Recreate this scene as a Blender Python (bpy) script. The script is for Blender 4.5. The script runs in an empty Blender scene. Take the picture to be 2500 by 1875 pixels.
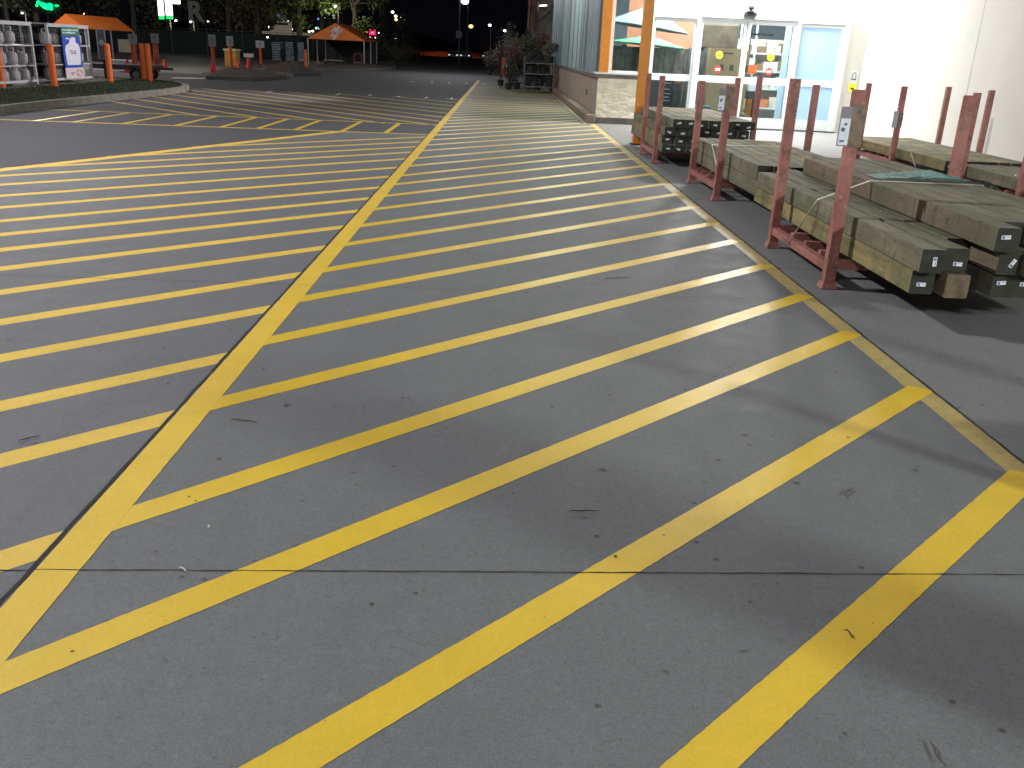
import bpy, math, random
from mathutils import Vector, Matrix
random.seed(7)
sc = bpy.context.scene
COL = sc.collection
PI = math.pi
# ------------------------------------------------------------------ camera model (also used to read places off the photograph)
F, ROLL, H0 = 2200.0, 0.045, 1.5
def cam_basis():
    X = (1230 - 1250) / F; Y = (937.5 - 125) / F
    p = math.atan((Y + math.tan(ROLL) * X) * math.cos(ROLL))
    up = Vector((math.sin(ROLL) * math.cos(p), math.cos(ROLL) * math.cos(p), math.sin(p)))
    d = Vector((X, Y, -1.0)); d = d - up * d.dot(up); yv = d.normalized(); xv = yv.cross(up)
    return Matrix((xv, yv, up))
R = cam_basis()
def ray(x, y): return R @ Vector(((x - 1250) / F, (937.5 - y) / F, -1.0))
def G(x, y, z=0.0):
    d = ray(x, y); t = (z - H0) / d.z; return Vector((d.x * t, d.y * t, z))
def PY(x, y, Y):
    d = ray(x, y); t = Y / d.y; return Vector((d.x * t, Y, H0 + d.z * t))
def PX(x, y, X):
    d = ray(x, y); t = X / d.x; return Vector((X, d.y * t, H0 + d.z * t))
cam = bpy.data.cameras.new('camera'); co = bpy.data.objects.new('camera', cam); COL.objects.link(co)
cam.sensor_width = 36; cam.lens = F / 2500 * 36; cam.clip_start = 0.05; cam.clip_end = 2000
co.matrix_world = Matrix.Translation((0, 0, H0)) @ R.to_4x4()
sc.camera = co
sc.view_settings.view_transform = 'Standard'; sc.view_settings.look = 'None'; sc.view_settings.exposure = 0; sc.view_settings.gamma = 1
sc.cycles.use_denoising = True
sc.cycles.max_bounces = 6; sc.cycles.sample_clamp_indirect = 4
# ------------------------------------------------------------------ materials
MATS = {}
class NT:
    def __init__(s, name):
        s.m = bpy.data.materials.new(name); s.m.use_nodes = True; s.t = s.m.node_tree; s.t.nodes.clear()
        s.out = s.t.nodes.new('ShaderNodeOutputMaterial'); s.b = s.t.nodes.new('ShaderNodeBsdfPrincipled')
        s.t.links.new(s.b.outputs[0], s.out.inputs[0]); s.tc = None
    def n(s, typ, **k):
        o = s.t.nodes.new(typ)
        for a, v in k.items():
            if a.startswith('i_'): o.inputs[a[2:].replace('_', ' ')].default_value = v
            else: setattr(o, a, v)
        return o
    def l(s, a, b): s.t.links.new(a, b)
    def coord(s, scale=(1, 1, 1), rnd=False):
        if not s.tc: s.tc = s.n('ShaderNodeTexCoord')
        mp = s.n('ShaderNodeMapping'); mp.inputs['Scale'].default_value = scale
        s.l(s.tc.outputs['Object'], mp.inputs['Vector'])
        if rnd:
            oi = s.n('ShaderNodeObjectInfo'); mu = s.n('ShaderNodeMath', operation='MULTIPLY'); mu.inputs[1].default_value = 37.0
            s.l(oi.outputs['Random'], mu.inputs[0]); s.l(mu.outputs[0], mp.inputs['Location'])
        return mp.outputs[0]
    def noise(s, vec, scale, detail=4, rough=.55):
        q = s.n('ShaderNodeTexNoise'); q.inputs['Scale'].default_value = scale; q.inputs['Detail'].default_value = detail
        q.inputs['Roughness'].default_value = rough; s.l(vec, q.inputs['Vector']); return q.outputs[0]
    def ramp(s, fac, stops):
        r = s.n('ShaderNodeValToRGB'); e = r.color_ramp.elements
        while len(e) < len(stops): e.new(.5)
        for i, (p, c) in enumerate(stops):
            e[i].position = p; e[i].color = (c[0], c[1], c[2], 1) if hasattr(c, '__len__') else (c, c, c, 1)
        s.l(fac, r.inputs[0]); return r.outputs[0]
    def mix(s, fac, a, b, mode='MIX'):
        m = s.n('ShaderNodeMix', data_type='RGBA', blend_type=mode)
        for v, k in ((fac, 0), (a, 6), (b, 7)):
            if hasattr(v, 'is_linked'): s.l(v, m.inputs[k])
            else: m.inputs[k].default_value = v if k == 0 else (v[0], v[1], v[2], 1)
        return m.outputs[2]
    def bump(s, h, strength=.2, dist=.01):
        b = s.n('ShaderNodeBump'); b.inputs['Strength'].default_value = strength; b.inputs['Distance'].default_value = dist
        s.l(h, b.inputs['Height']); s.l(b.outputs[0], s.b.inputs['Normal'])
    def set(s, **k):
        for a, v in k.items():
            i = s.b.inputs[a.replace('_', ' ')]
            if hasattr(v, 'is_linked'): s.l(v, i)
            elif hasattr(v, '__len__'): i.default_value = (v[0], v[1], v[2], 1)
            else: i.default_value = v
        return s.m
def simple(name, c, rough=.6, metal=0, var=.25, scale=6, bump=0, rnd=True, emit=None, spec=.5):
    if name in MATS: return MATS[name]
    t = NT(name); v = t.coord(rnd=rnd)
    f = t.noise(v, scale, 5)
    col = t.ramp(f, [(.3, [x * (1 - var) for x in c]), (.7, [min(1, x * (1 + var)) for x in c])])
    t.set(Base_Color=col, Roughness=rough, Metallic=metal)
    t.b.inputs['Specular IOR Level'].default_value = spec
    if bump: t.bump(f, bump, .02)
    if emit: t.set(Emission_Color=emit[0], Emission_Strength=emit[1])
    MATS[name] = t.m; return t.m
def glow(name, c, s):
    if name in MATS: return MATS[name]
    t = NT(name); t.set(Base_Color=(.02, .02, .02), Emission_Color=c, Emission_Strength=s); MATS[name] = t.m; return t.m
def concrete(name, c, dark=.8, stain=.85):
    t = NT(name); v = t.coord()
    big = t.noise(v, .55, 6, .6); mid = t.noise(v, 5, 6, .65); fine = t.noise(v, 170, 3, .75)
    base = t.ramp(mid, [(.3, [x * .80 for x in c]), (.7, [x * 1.18 for x in c])])
    base = t.mix(t.ramp(big, [(.35, 0), (.7, stain)]), base, [x * dark for x in c])
    tr = t.noise(t.coord((2.6, .22, 1)), 1.6, 5, .65); base = t.mix(t.ramp(tr, [(.44, 0), (.66, .75)]), base, [c[0] * .80, c[1] * .79, c[2] * .80])
    pa = t.noise(t.coord((.8, .9, 1)), 1.9, 8, .75); base = t.mix(t.ramp(pa, [(.52, 0), (.64, .6)]), base, [x * 1.2 for x in c])
    base = t.mix(.5, base, t.ramp(fine, [(.3, [x * .55 for x in c]), (.7, [x * 1.5 for x in c])]))
    gr = t.noise(v, 48, 4, .8); base = t.mix(t.ramp(gr, [(.54, 0), (.66, .65)]), base, [x * .62 for x in c]); gr2 = t.noise(v, 23, 5, .8); base = t.mix(t.ramp(gr2, [(.55, 0), (.68, .5)]), base, [x * 1.35 for x in c])
    vo = t.n('ShaderNodeTexVoronoi'); vo.inputs['Scale'].default_value = 9; t.l(v, vo.inputs['Vector'])
    speck = t.ramp(vo.outputs['Distance'], [(.05, 1), (.11, 0)])
    gate = t.ramp(t.noise(v, 3.1, 2), [(.48, 0), (.56, 1)])
    sg = t.n('ShaderNodeMath', operation='MULTIPLY'); t.l(speck, sg.inputs[0]); t.l(gate, sg.inputs[1])
    base = t.mix(sg.outputs[0], base, [x * .35 for x in c])
    vo2 = t.n('ShaderNodeTexVoronoi'); vo2.inputs['Scale'].default_value = 31; t.l(v, vo2.inputs['Vector'])
    sp2 = t.ramp(vo2.outputs['Distance'], [(.06, .5), (.11, 0)])
    base = t.mix(sp2, base, [x * .5 for x in c])
    t.set(Base_Color=base, Roughness=t.ramp(mid, [(.3, .62), (.7, .8)])); t.bump(fine, .07, .002)
    t.b.inputs['Specular IOR Level'].default_value = .35
    MATS[name] = t.m; return t.m
def paint(name, c, worn, c2, rough=.47):
    t = NT(name); v = t.coord()
    f = t.noise(v, 70, 3, .7); g = t.noise(v, 2.2, 6, .7); h = t.noise(v, 14, 5, .7)
    col = t.ramp(g, [(.3, [x * .84 for x in c]), (.7, [min(1, x * 1.08) for x in c])])
    col = t.mix(t.ramp(t.noise(v, 38, 4, .75), [(.66, 0), (.72, .55)]), col, (.30, .26, .12))
    col = t.mix(.35, col, t.ramp(f, [(.3, [x * .8 for x in c]), (.7, [min(1, x * 1.1) for x in c])]))
    wear = t.ramp(h, [(.60 - worn * .45, 0), (.78 - worn * .3, min(1, .35 + worn))])
    col = t.mix(wear, col, c2)
    t.set(Base_Color=col, Roughness=t.ramp(h, [(.3, rough), (.7, rough + .15)])); t.bump(f, .25, .003)
    t.b.inputs['Specular IOR Level'].default_value = .42
    MATS[name] = t.m; return t.m
CC = (.134, .139, .142)
M_conc = concrete('walkway_concrete', CC); M_conc2 = concrete('lane_concrete', (.128, .130, .138)); M_side = concrete('sidewalk_concrete', (.178, .180, .178))
t = NT('asphalt'); v = t.coord(); f = t.noise(v, 60, 4, .7); g = t.noise(v, .35, 5)
c_ = t.ramp(f, [(.3, (.032, .031, .038)), (.72, (.088, .085, .10))]); c_ = t.mix(t.ramp(g, [(.35, 0), (.7, .5)]), c_, (.044, .043, .052))
t.set(Base_Color=c_, Roughness=.8); t.bump(f, .5, .006); MATS['asphalt'] = M_asph = t.m
M_yel = paint('yellow_paint', (.68, .455, .036), .0, (.45, .35, .10), .38)
M_yel_e = paint('yellow_edge_paint', (.68, .45, .036), .0, (.45, .35, .10), .55)
M_yel_l = paint('aged_yellow_paint', (.68, .455, .06), .10, (.28, .23, .12), .62)
M_yel_f = paint('faded_yellow_paint', (.44, .335, .12), .32, (.27, .22, .12), .45)
M_white = paint('white_road_paint', (.75, .78, .82), .15, (.2, .2, .2), .5)
M_groove = simple('groove_dirt', (.018, .017, .016), .95)
M_stain = simple('stain', (.058, .058, .058), .7, var=.5, scale=40)
M_grass = simple('grass_soil', (.038, .042, .02), .95, var=.5, scale=14, bump=.6)
M_blade = simple('grass_blade', (.030, .042, .014), .8, var=.35, scale=3)
M_kerb = simple('kerb_concrete', (.16, .145, .125), .85, var=.3, scale=5, bump=.2)
M_wall = simple('white_stucco', (.60, .58, .53), .8, var=.04, scale=1.2)
M_pink = simple('beige_block_wall', (.34, .265, .22), .85, var=.12, scale=3, bump=.1)
M_cap = simple('wall_cap', (.10, .088, .08), .7)
t = NT('stone_veneer'); v = t.coord(); f = t.noise(v, 5, 6, .7); g = t.noise(t.coord((1, 1, 2.2)), 2.2, 4)
t.set(Base_Color=t.mix(t.ramp(f, [(.3, 0), (.7, 1)]), (.52, .47, .34), (.78, .74, .60)), Roughness=.85); t.bump(g, .9, .12); M_stone = t.m
M_steel = simple('grey_blue_cladding', (.27, .34, .38), .5, .35, var=.12, scale=2)
M_steel_d = simple('grey_blue_cladding_unlit', (.13, .16, .18), .5, .35, var=.12, scale=2)  # darker copy of the cladding, for ribs that reflect less light
M_org = simple('orange_paint', (.62, .22, .012), .45, var=.1)
M_orgb = simple('orange_bollard_plastic', (.72, .13, .012), .45, var=.06)
M_orgt = simple('orange_tarp', (.86, .21, .03), .6, var=.08, scale=2)
M_alu = simple('white_aluminium', (.66, .70, .70), .4, var=.05)
M_blk = simple('black_rubber', (.012, .012, .012), .6)
M_dark = simple('dark_metal', (.04, .038, .04), .5, .3)
def timber(name, c, c2, green):
    t = NT(name); v = t.coord((7, .8, 7), True); v2 = t.coord((1, 1, 1), True)
    g = t.noise(v, 2.0, 6, .7); b = t.noise(v2, 2.3, 5, .6); f = t.noise(t.coord((60, 6, 60), True), 1.5, 3)
    col = t.ramp(g, [(.30, [x * .55 for x in c]), (.70, [x * 1.35 for x in c])])
    col = t.mix(t.ramp(b, [(.47, 0), (.62, .9)]), col, c2)
    m_ = t.noise(t.coord((2.2, 5.5, 2.2), True), 2.0, 6, .75); col = t.mix(t.ramp(m_, [(.56, 0), (.70, .7)]), col, [x * .30 for x in c])
    w = t.n('ShaderNodeTexVoronoi'); w.inputs['Scale'].default_value = 1; t.l(t.coord((30, 12, 30), True), w.inputs['Vector'])
    col = t.mix(t.ramp(w.outputs['Distance'], [(.10, .75), (.24, 0)]), col, [x * .25 for x in c])
    wv = t.noise(t.coord((1, 26, 1), True), 1.0, 2, .5); col = t.mix(t.ramp(wv, [(.60, 0), (.70, .45)]), col, [x * .35 for x in c])
    t.set(Base_Color=col, Roughness=.85); t.bump(f, .35, .006); return t.m
M_tim = timber('treated_timber', (.165, .148, .095), (.105, .115, .058), 1)
M_tim2 = timber('treated_timber_yellowish', (.25, .20, .085), (.075, .098, .038), 1)
M_tim3 = timber('treated_timber_brown', (.16, .122, .078), (.11, .106, .062), 1)
M_end = simple('timber_end_grain', (.026, .028, .018), .9, var=.35, scale=18)  # end grain, its colour also holding the shade of the backlit ends
M_end2 = simple('timber_end_grain_pale', (.12, .09, .055), .9, var=.5, scale=12)
M_tag = simple('white_paper_tag', (.75, .78, .86), .6, var=.12, scale=60)
M_ink = simple('grey_ink', (.16, .14, .20), .7)
t = NT('rusty_red_paint'); v = t.coord((1, 1, 1), True); f = t.noise(v, 9, 6, .7); g = t.noise(v, 2.2, 3)
col = t.ramp(g, [(.3, (.235, .075, .06)), (.7, (.39, .155, .13))]); col = t.mix(t.ramp(f, [(.50, 0), (.66, .85)]), col, (.13, .06, .04)); f3 = t.noise(v, 34, 5, .75); col = t.mix(t.ramp(f3, [(.58, 0), (.64, .7)]), col, (.42, .30, .26))
t.set(Base_Color=col, Roughness=.6); t.bump(f, .12, .003); M_rack = t.m
M_strap = simple('white_strapping', (.72, .66, .58), .5)
M_rust = simple('rusty_steel_sleeve', (.16, .115, .08), .55, .3, var=.4, scale=14)
def glass(name, tint=(.9, .97, 1)):
    t = NT(name); tr = t.n('ShaderNodeBsdfTransparent'); tr.inputs[0].default_value = (*tint, 1)
    gl = t.n('ShaderNodeBsdfGlossy'); gl.inputs['Roughness'].default_value = .03
    fr = t.n('ShaderNodeFresnel'); fr.inputs[0].default_value = 1.45
    mx = t.n('ShaderNodeMixShader'); t.l(fr.outputs[0], mx.inputs[0]); t.l(tr.outputs[0], mx.inputs[1]); t.l(gl.outputs[0], mx.inputs[2])
    t.l(mx.outputs[0], t.out.inputs[0]); return t.m
M_glass = glass('clear_glass')
t = NT('frosted_film_glass'); t.set(Base_Color=(.62, .80, .92), Roughness=.35)
tl = t.n('ShaderNodeBsdfTranslucent'); tl.inputs[0].default_value = (.62, .8, .95, 1); mx = t.n('ShaderNodeMixShader'); mx.inputs[0].default_value = .6
t.l(t.b.outputs[0], mx.inputs[1]); t.l(tl.outputs[0], mx.inputs[2]); t.l(mx.outputs[0], t.out.inputs[0]); M_frost = t.m
t = NT('teal_film'); v = t.coord(); f = t.noise(v, 18, 5, .7); t.set(Base_Color=(.10, .42, .38), Roughness=.38); t.bump(f, .9, .03)
tr = t.n('ShaderNodeBsdfTransparent'); mx = t.n('ShaderNodeMixShader'); t.l(t.ramp(f, [(.4, .35), (.62, .85)]), mx.inputs[0]); t.l(tr.outputs[0], mx.inputs[1]); t.l(t.b.outputs[0], mx.inputs[2]); t.l(mx.outputs[0], t.out.inputs[0]); M_film = t.m
# ------------------------------------------------------------------ mesh builder and object helpers
class MB:
    def __init__(s): s.v = []; s.f = []; s.mi = []; s.ms = []
    def _m(s, m):
        if m is None: return 0
        if m not in s.ms: s.ms.append(m)
        return s.ms.index(m)
    def add(s, vs, fs, m=None):
        o = len(s.v); s.v += [Vector(q) for q in vs]; k = s._m(m)
        for f in fs: s.f.append([o + i for i in f]); s.mi.append(k)
        return s
    def box(s, x0, x1, y0, y1, z0, z1, m=None):
        vs = [(x, y, z) for z in (z0, z1) for y in (y0, y1) for x in (x0, x1)]
        return s.add(vs, [(0, 2, 3, 1), (4, 5, 7, 6), (0, 1, 5, 4), (2, 6, 7, 3), (0, 4, 6, 2), (1, 3, 7, 5)], m)
    def bar(s, p, q, w, h, m=None, upv=(0, 0, 1)):
        p = Vector(p); q = Vector(q); d = (q - p).normalized(); u = Vector(upv)
        if abs(d.dot(u)) > .95: u = Vector((1, 0, 0))
        a = d.cross(u).normalized(); b = a.cross(d)
        vs = [e + a * (sa * w / 2) + b * (sb * h / 2) for e in (p, q) for sa, sb in ((-1, -1), (1, -1), (1, 1), (-1, 1))]
        return s.add(vs, [(0, 1, 2, 3), (7, 6, 5, 4), (0, 4, 5, 1), (1, 5, 6, 2), (2, 6, 7, 3), (3, 7, 4, 0)], m)
    def tube(s, pts, rs, n=12, m=None, cap=True):
        pts = [Vector(p) for p in pts]; rs = rs if hasattr(rs, '__len__') else [rs] * len(pts); vs = []
        for i, p in enumerate(pts):
            d = (pts[min(i + 1, len(pts) - 1)] - pts[max(i - 1, 0)]).normalized(); u = Vector((0, 0, 1))
            if abs(d.dot(u)) > .95: u = Vector((1, 0, 0))
            a = d.cross(u).normalized(); b = d.cross(a)
            vs += [p + (a * math.cos(2 * PI * k / n) + b * math.sin(2 * PI * k / n)) * rs[i] for k in range(n)]
        fs = [(i * n + k, i * n + (k + 1) % n, (i + 1) * n + (k + 1) % n, (i + 1) * n + k) for i in range(len(pts) - 1) for k in range(n)]
        if cap: fs += [tuple(range(n - 1, -1, -1)), tuple((len(pts) - 1) * n + k for k in range(n))]
        return s.add(vs, fs, m)
    def poly(s, pts, z=None, m=None):
        vs = [(p[0], p[1], z if z is not None else p[2]) for p in pts]; return s.add(vs, [tuple(range(len(vs)))], m)
    def prism(s, pts, z0, z1, m=None):
        n = len(pts); vs = [(p[0], p[1], z0) for p in pts] + [(p[0], p[1], z1) for p in pts]
        return s.add(vs, [tuple(range(n - 1, -1, -1)), tuple(range(n, 2 * n))] + [(i, (i + 1) % n, n + (i + 1) % n, n + i) for i in range(n)], m)
    def ball(s, c, r, n=10, m=None, sq=(1, 1, 1), jit=0):
        c = Vector(c); vs = []; rows = max(4, n // 2)
        for i in range(rows + 1):
            for k in range(n):
                th = PI * i / rows; ph = 2 * PI * k / n; rr = r * (1 + random.uniform(-jit, jit))
                vs.append(c + Vector((math.sin(th) * math.cos(ph) * sq[0], math.sin(th) * math.sin(ph) * sq[1], math.cos(th) * sq[2])) * rr)
        return s.add(vs, [(i * n + k, (i + 1) * n + k, (i + 1) * n + (k + 1) % n, i * n + (k + 1) % n) for i in range(rows) for k in range(n)], m)
    def build(s, name, mat=None, parent=None, org=None, smooth=False, bevel=0):
        if org is None: org = parent['_org'] if parent is not None and '_org' in parent else (0, 0, 0)
        o3 = Vector(org); me = bpy.data.meshes.new(name); me.from_pydata([tuple(q - o3) for q in s.v], [], s.f)
        if mat is not None and not s.ms: me.materials.append(mat)
        for m in s.ms: me.materials.append(m)
        if s.ms: me.polygons.foreach_set('material_index', s.mi)
        if smooth: me.polygons.foreach_set('use_smooth', [True] * len(me.polygons))
        me.update(); o = bpy.data.objects.new(name, me); COL.objects.link(o)
        if parent is not None: o.parent = parent
        else: o.location = o3
        if bevel:
            b = o.modifiers.new('bevel', 'BEVEL'); b.width = bevel; b.segments = 2; b.limit_method = 'ANGLE'
        return o
def tag(o, label=None, cat=None, group=None, kind=None):
    for k, v_ in (('label', label), ('category', cat), ('group', group), ('kind', kind)):
        if v_: o[k] = v_
    return o
def thing(name, label, cat, loc=(0, 0, 0), group=None):
    o = bpy.data.objects.new(name, None); COL.objects.link(o); o.location = loc; o['_org'] = tuple(loc); o.empty_display_size = .1
    return tag(o, label, cat, group)
def sub(parent_part, mb, name, mat=None, **k):      # a sub-part: mesh coordinates share the thing's origin
    o = mb.build(name, mat, None, org=parent_part.parent['_org'] if parent_part.parent else (0, 0, 0), **k); o.location = (0, 0, 0); o.parent = parent_part; return o
def struct(o): o['kind'] = 'structure'; return o
def dup(root, loc, label=None, group=None, rz=None):
    r = root.copy(); COL.objects.link(r); r.location = loc
    if rz is not None: r.rotation_euler.z = rz
    if label: r['label'] = label
    if group: r['group'] = group
    for ch in list(root.children):
        c = ch.copy(); COL.objects.link(c); c.parent = r
        for g_ in ch.children:
            d = g_.copy(); COL.objects.link(d); d.parent = c
    return r
def text(body, size, mat, parent, M, name='lettering', ext=.004):
    cu = bpy.data.curves.new(name, 'FONT'); cu.body = body; cu.size = size; cu.extrude = ext; cu.offset = size * .035; cu.align_x = 'CENTER'; cu.align_y = 'CENTER'
    tmp = bpy.data.objects.new('tmp', cu); COL.objects.link(tmp)
    me = bpy.data.meshes.new_from_object(tmp.evaluated_get(bpy.context.evaluated_depsgraph_get())); bpy.data.objects.remove(tmp)
    me.materials.clear(); me.materials.append(mat); me.name = name
    o = bpy.data.objects.new(name, me); COL.objects.link(o); o.parent = parent; o.matrix_local = M; return o
ORD = ['first', 'second', 'third', 'fourth', 'fifth', 'sixth', 'seventh', 'eighth', 'ninth', 'tenth', 'eleventh', 'twelfth']
XA0, XA1, XB0, XB1 = -1.330, -1.205, 2.09, 2.195
exec_parts = []
# ------------------------------------------------------------------ ground
b = MB(); b.poly([(-400, -60), (400, -60), (400, 700), (-400, 700)], 0.0); struct(b.build('asphalt_ground', M_asph))
def diagx(Y): return (Y - 24.52) / 2.455
b = MB(); b.poly([(XA0 - .01, -12), (2.2, -12), (2.2, 48), (XA0 - .01, 48)], .0010); struct(b.build('walkway_slab', M_conc))
b = MB(); b.poly([(2.2, -12), (8.45, -12), (8.45, 22.4), (2.2, 22.4)], .0010); struct(b.build('sidewalk_slab', M_side))
b = MB(); b.poly([(diagx(-12), -12), (XA0 - .01, -12), (XA0 - .01, 17.2), (diagx(17.0), 17.0)], .0010); struct(b.build('crossing_slab', M_conc2))
# joints
b = MB()
def wob(b, p, q, w, n, amp, z):
    p = Vector((*p, 0)); q = Vector((*q, 0)); d = (q - p).normalized(); a = Vector((-d.y, d.x, 0)); L = []
    for i in range(n + 1):
        c = p.lerp(q, i / n) + a * random.uniform(-amp, amp); ww = w * random.uniform(.5, 1.3) / 2; L.append((c - a * ww, c + a * ww))
    for i in range(n):
        A, B = L[i], L[i + 1]; b.poly([(A[0].x, A[0].y), (B[0].x, B[0].y), (B[1].x, B[1].y), (A[1].x, A[1].y)], z)
wob(b, (-1.34, 2.325), (2.2, 2.50), .006, 90, .0015, .0031); wob(b, (-5, 2.12), (-1.35, 2.32), .006, 60, .0015, .0031)
wob(b, (2.2, 2.5), (8, 2.7), .006, 60, .0015, .0031)
for Y in (5.80, 9.3, 12.8, 16.4, 20): wob(b, (-1.34, Y), (2.2, Y + .12), .003, 60, .001, .0031)
for Y in (5.8, 9.3): wob(b, (-6, Y - .1), (-1.34, Y), .005, 60, .001, .0031)
wob(b, (XA0 - .013, -3), (XA0 - .013, 30), .014, 300, .003, .0030); wob(b, (2.2, -3), (2.2, 22), .016, 260, .003, .0030)
for Y in (6.9, 10.4, 14): wob(b, (2.21, Y), (8, Y), .008, 40, .001, .0030)
struct(b.build('pavement_joints', M_groove))
# walkway edge lines
def lineb(b, pts0, pts1, z, n=80, amp=.0035):
    (a0, a1), (c0, c1) = pts0, pts1   # left edge line a0->a1, right edge line c0->c1
    a0, a1, c0, c1 = [Vector((*q, 0)) for q in (a0, a1, c0, c1)]
    L = [(a0.lerp(a1, i / n) + Vector((random.uniform(-amp, amp), random.uniform(-amp, amp), 0)), c0.lerp(c1, i / n) + Vector((random.uniform(-amp, amp), random.uniform(-amp, amp), 0))) for i in range(n + 1)]
    for i in range(n): b.poly([(q.x, q.y) for q in (L[i][0], L[i][1], L[i + 1][1], L[i + 1][0])], z)
b = MB(); lineb(b, ((XA0, -6), (XA0, 50)), ((XA1, -6), (XA1 + .02, 50)), .0026, 1500, .0012); struct(b.build('walkway_edge_line', M_yel_e))
b = MB(); lineb(b, ((XB0, -2), (XB0 - .04, 21.7)), ((XB1, -2), (XB1 - .01, 21.7)), .0016, 500, .003); lineb(b, ((1.93, 21.7), (1.93, 42)), ((2.0, 21.7), (2.0, 42)), .0016, 60); struct(b.build('faded_edge_line', M_yel_f))
# right hatching, 45 degree stripes across the walkway
ca = [2.055, 3.085, 3.915, 4.95, 5.86, 6.72, 7.51, 8.41, 9.23, 10.11, 10.98, 11.86, 12.65, 13.65, 14.59, 15.63, 16.52]
cb = [2.15, 3.10, 3.99, 4.93, 5.92, 6.80, 7.79, 8.74, 9.62, 10.62, 11.51, 12.5, 13.5, 14.37, 15.3, 16.2, 17.2]
while ca[-1] < 42: ca.append(ca[-1] + .93); cb.append(cb[-1] + .94)
b = MB()
for i in range(-4, 0): pass
for A, B in [(1.19, 1.175), (.22, .22), (-.75, -.75)] + list(zip(ca, cb)):
    w = .172
    xe = 2.16 if B < 19.3 else 1.93
    xo = .055 if B < 19.3 else -.1
    lineb(b, ((XA1 - .02, A + XA1), (xe - .055, B + xe - .055)), ((XA1 - .02, A + XA1 - w), (xe + xo, B + xe + xo - w)), .0022, 260, .0010)
struct(b.build('walkway_hatching', M_yel))
# left hatching
cl = [2.88, 3.80, 4.83, 5.62, 6.53, 7.41, 8.32, 9.2, 10.04, 10.83, 11.64, 12.57, 13.49, 14.5, 15.42, 16.25, 17.1, 18.0]
b = MB()
for c in cl:
    xl = max((c - 24.52) / 1.455, -15)
    ca_, cb_ = c + .09, c - .09
    if xl > -2: continue
    lineb(b, ((xl, ca_ + xl), (XA0 - .02, ca_ + XA0)), ((xl, cb_ + xl), (XA0 - .02, cb_ + XA0)), .0016, 220, .0014)
lineb(b, ((-13, 24.52 - 13 * 2.455), (-3.0, 17.15)), ((-12.87, 24.52 - 13 * 2.455), (-2.80, 17.1)), .0018, 200, .002)
struct(b.build('crossing_hatching', M_yel_l))
b = MB()
lineb(b, ((-14, 16.15), (XA0, 17.25)), ((-14, 16.03), (XA0, 17.13)), .0016, 160, .002)
lineb(b, ((-11, 19.15), (XA0, 19.6)), ((-11, 19.03), (XA0, 19.5)), .0016, 160, .002)
for s in (13.2, 14.5, 15.7, 17.0, 18.15, 19.3, 20.55, 22, 23.45, 25.1, 26.8, 28.5, 30.2, 32.0, 33.8, 35.6):
    def yy(x, k): return k - x
    x0, x1 = XA0, -9.4
    if s < 18.2: x0 = s - 19.4
    y1 = s - x1
    if y1 > 30.3: x1 = s - 30.3
    if x1 > x0: continue
    lineb(b, ((x0, s - x0), (x1, s - x1)), ((x0, s - x0 - .15), (x1, s - x1 - .15)), .0016, 80, .002)
struct(b.build('drive_hatching', M_yel_f if False else M_yel_l))
b = MB()
for x in (-8.21, -7.58, -6.74, -5.84, -5.06, -4.40, -3.74, -2.91, -2.12):
    y0 = 16.45 + (x + 9.2) * .095; y1 = 19.13 + (x + 9) * .06
    lineb(b, ((x - .045, y0), (x - .045, y1)), ((x + .05, y0), (x + .05, y1)), .0022, 40, .0012)
struct(b.build('drive_edge_bars', M_yel))
b = MB()
for x, y in ((-4.22, 30.17), (-3.3, 30.1), (-2.43, 30.26), (-1.63, 30.5)): lineb(b, ((x - .04, y - .25), (x - .04, y + .35)), ((x + .04, y - .25), (x + .04, y + .35)), .0017, 4, .002)
for x, y in ((-7.3, 29.7), (-5.2, 29.9), (-4.2, 44), (-3.3, 44.3), (-2.5, 44.5), (-1.7, 44.5), (-.9, 44.5)): lineb(b, ((x - .04, y - .25), (x - .04, y + .5)), ((x + .04, y - .25), (x + .04, y + .5)), .0017, 4, .002)
p0, p1 = G(441, 191.5), G(552, 191)
b.poly([(-12.6, 36.2), (-9.9, 38.6), (-9.9, 39.5), (-12.8, 37.2)], .0017)
struct(b.build('white_road_marks', M_white))
b = MB(); b.poly([(-30, 41.5), (-12.9, 41.5), (-12.7, 52), (-12.9, 78), (-34, 80)], .0012); struct(b.build('parking_apron', concrete('apron_concrete', (.17, .165, .155))))
# stains, chips
b = MB()
def blob(px, py, rx, ry, ang=0):
    c = G(px, py); n = 14; pts = []
    for k in range(n):
        a = 2 * PI * k / n; r_ = random.uniform(.7, 1.2); x = math.cos(a) * rx * r_; y = math.sin(a) * ry * r_
        pts.append((c.x + x * math.cos(ang) - y * math.sin(ang), c.y + x * math.sin(ang) + y * math.cos(ang)))
    b.poly(pts, .0036)
for px, py, rx, ry in ((1815, 1592, .013, .004), (1624, 1641, .011, .006), (1819, 1063, .014, .008), (1726, 1105, .012, .004), (1943, 1180, .014, .008), (2235, 1150, .012, .008), (2239, 1140, .01, .005), (1000, 973, .006, .006), (870, 1185, .006, .004), (1298, 1100, .012, .006), (1470, 1148, .018, .007), (1013, 1450, .008, .007), (908, 1476, .006, .008), (2322, 1714, .010, .007), (1841, 1428, .005, .004), (1898, 1427, .006, .004), (2027, 1498, .006, .005), (380, 1348, .007, .004), (252, 1008, .005, .004), (560, 805, .012, .008), (700, 990, .014, .010), (535, 1121, .010, .006), (620, 1371, .006, .003), (2062, 1792, .005, .004), (2338, 997, .02, .007), (177, 1592, .005, .004), (462, 1214, .006, .004), (478, 1225, .006, .003), (1620, 1308, .006, .003), (2071, 1069, .012, .005), (2035, 1064, .006, .003), (1502, 1360, .006, .008), (1755, 1125, .012, .01)):
    blob(px, py, rx, ry, random.uniform(-.4, .4))
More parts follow.
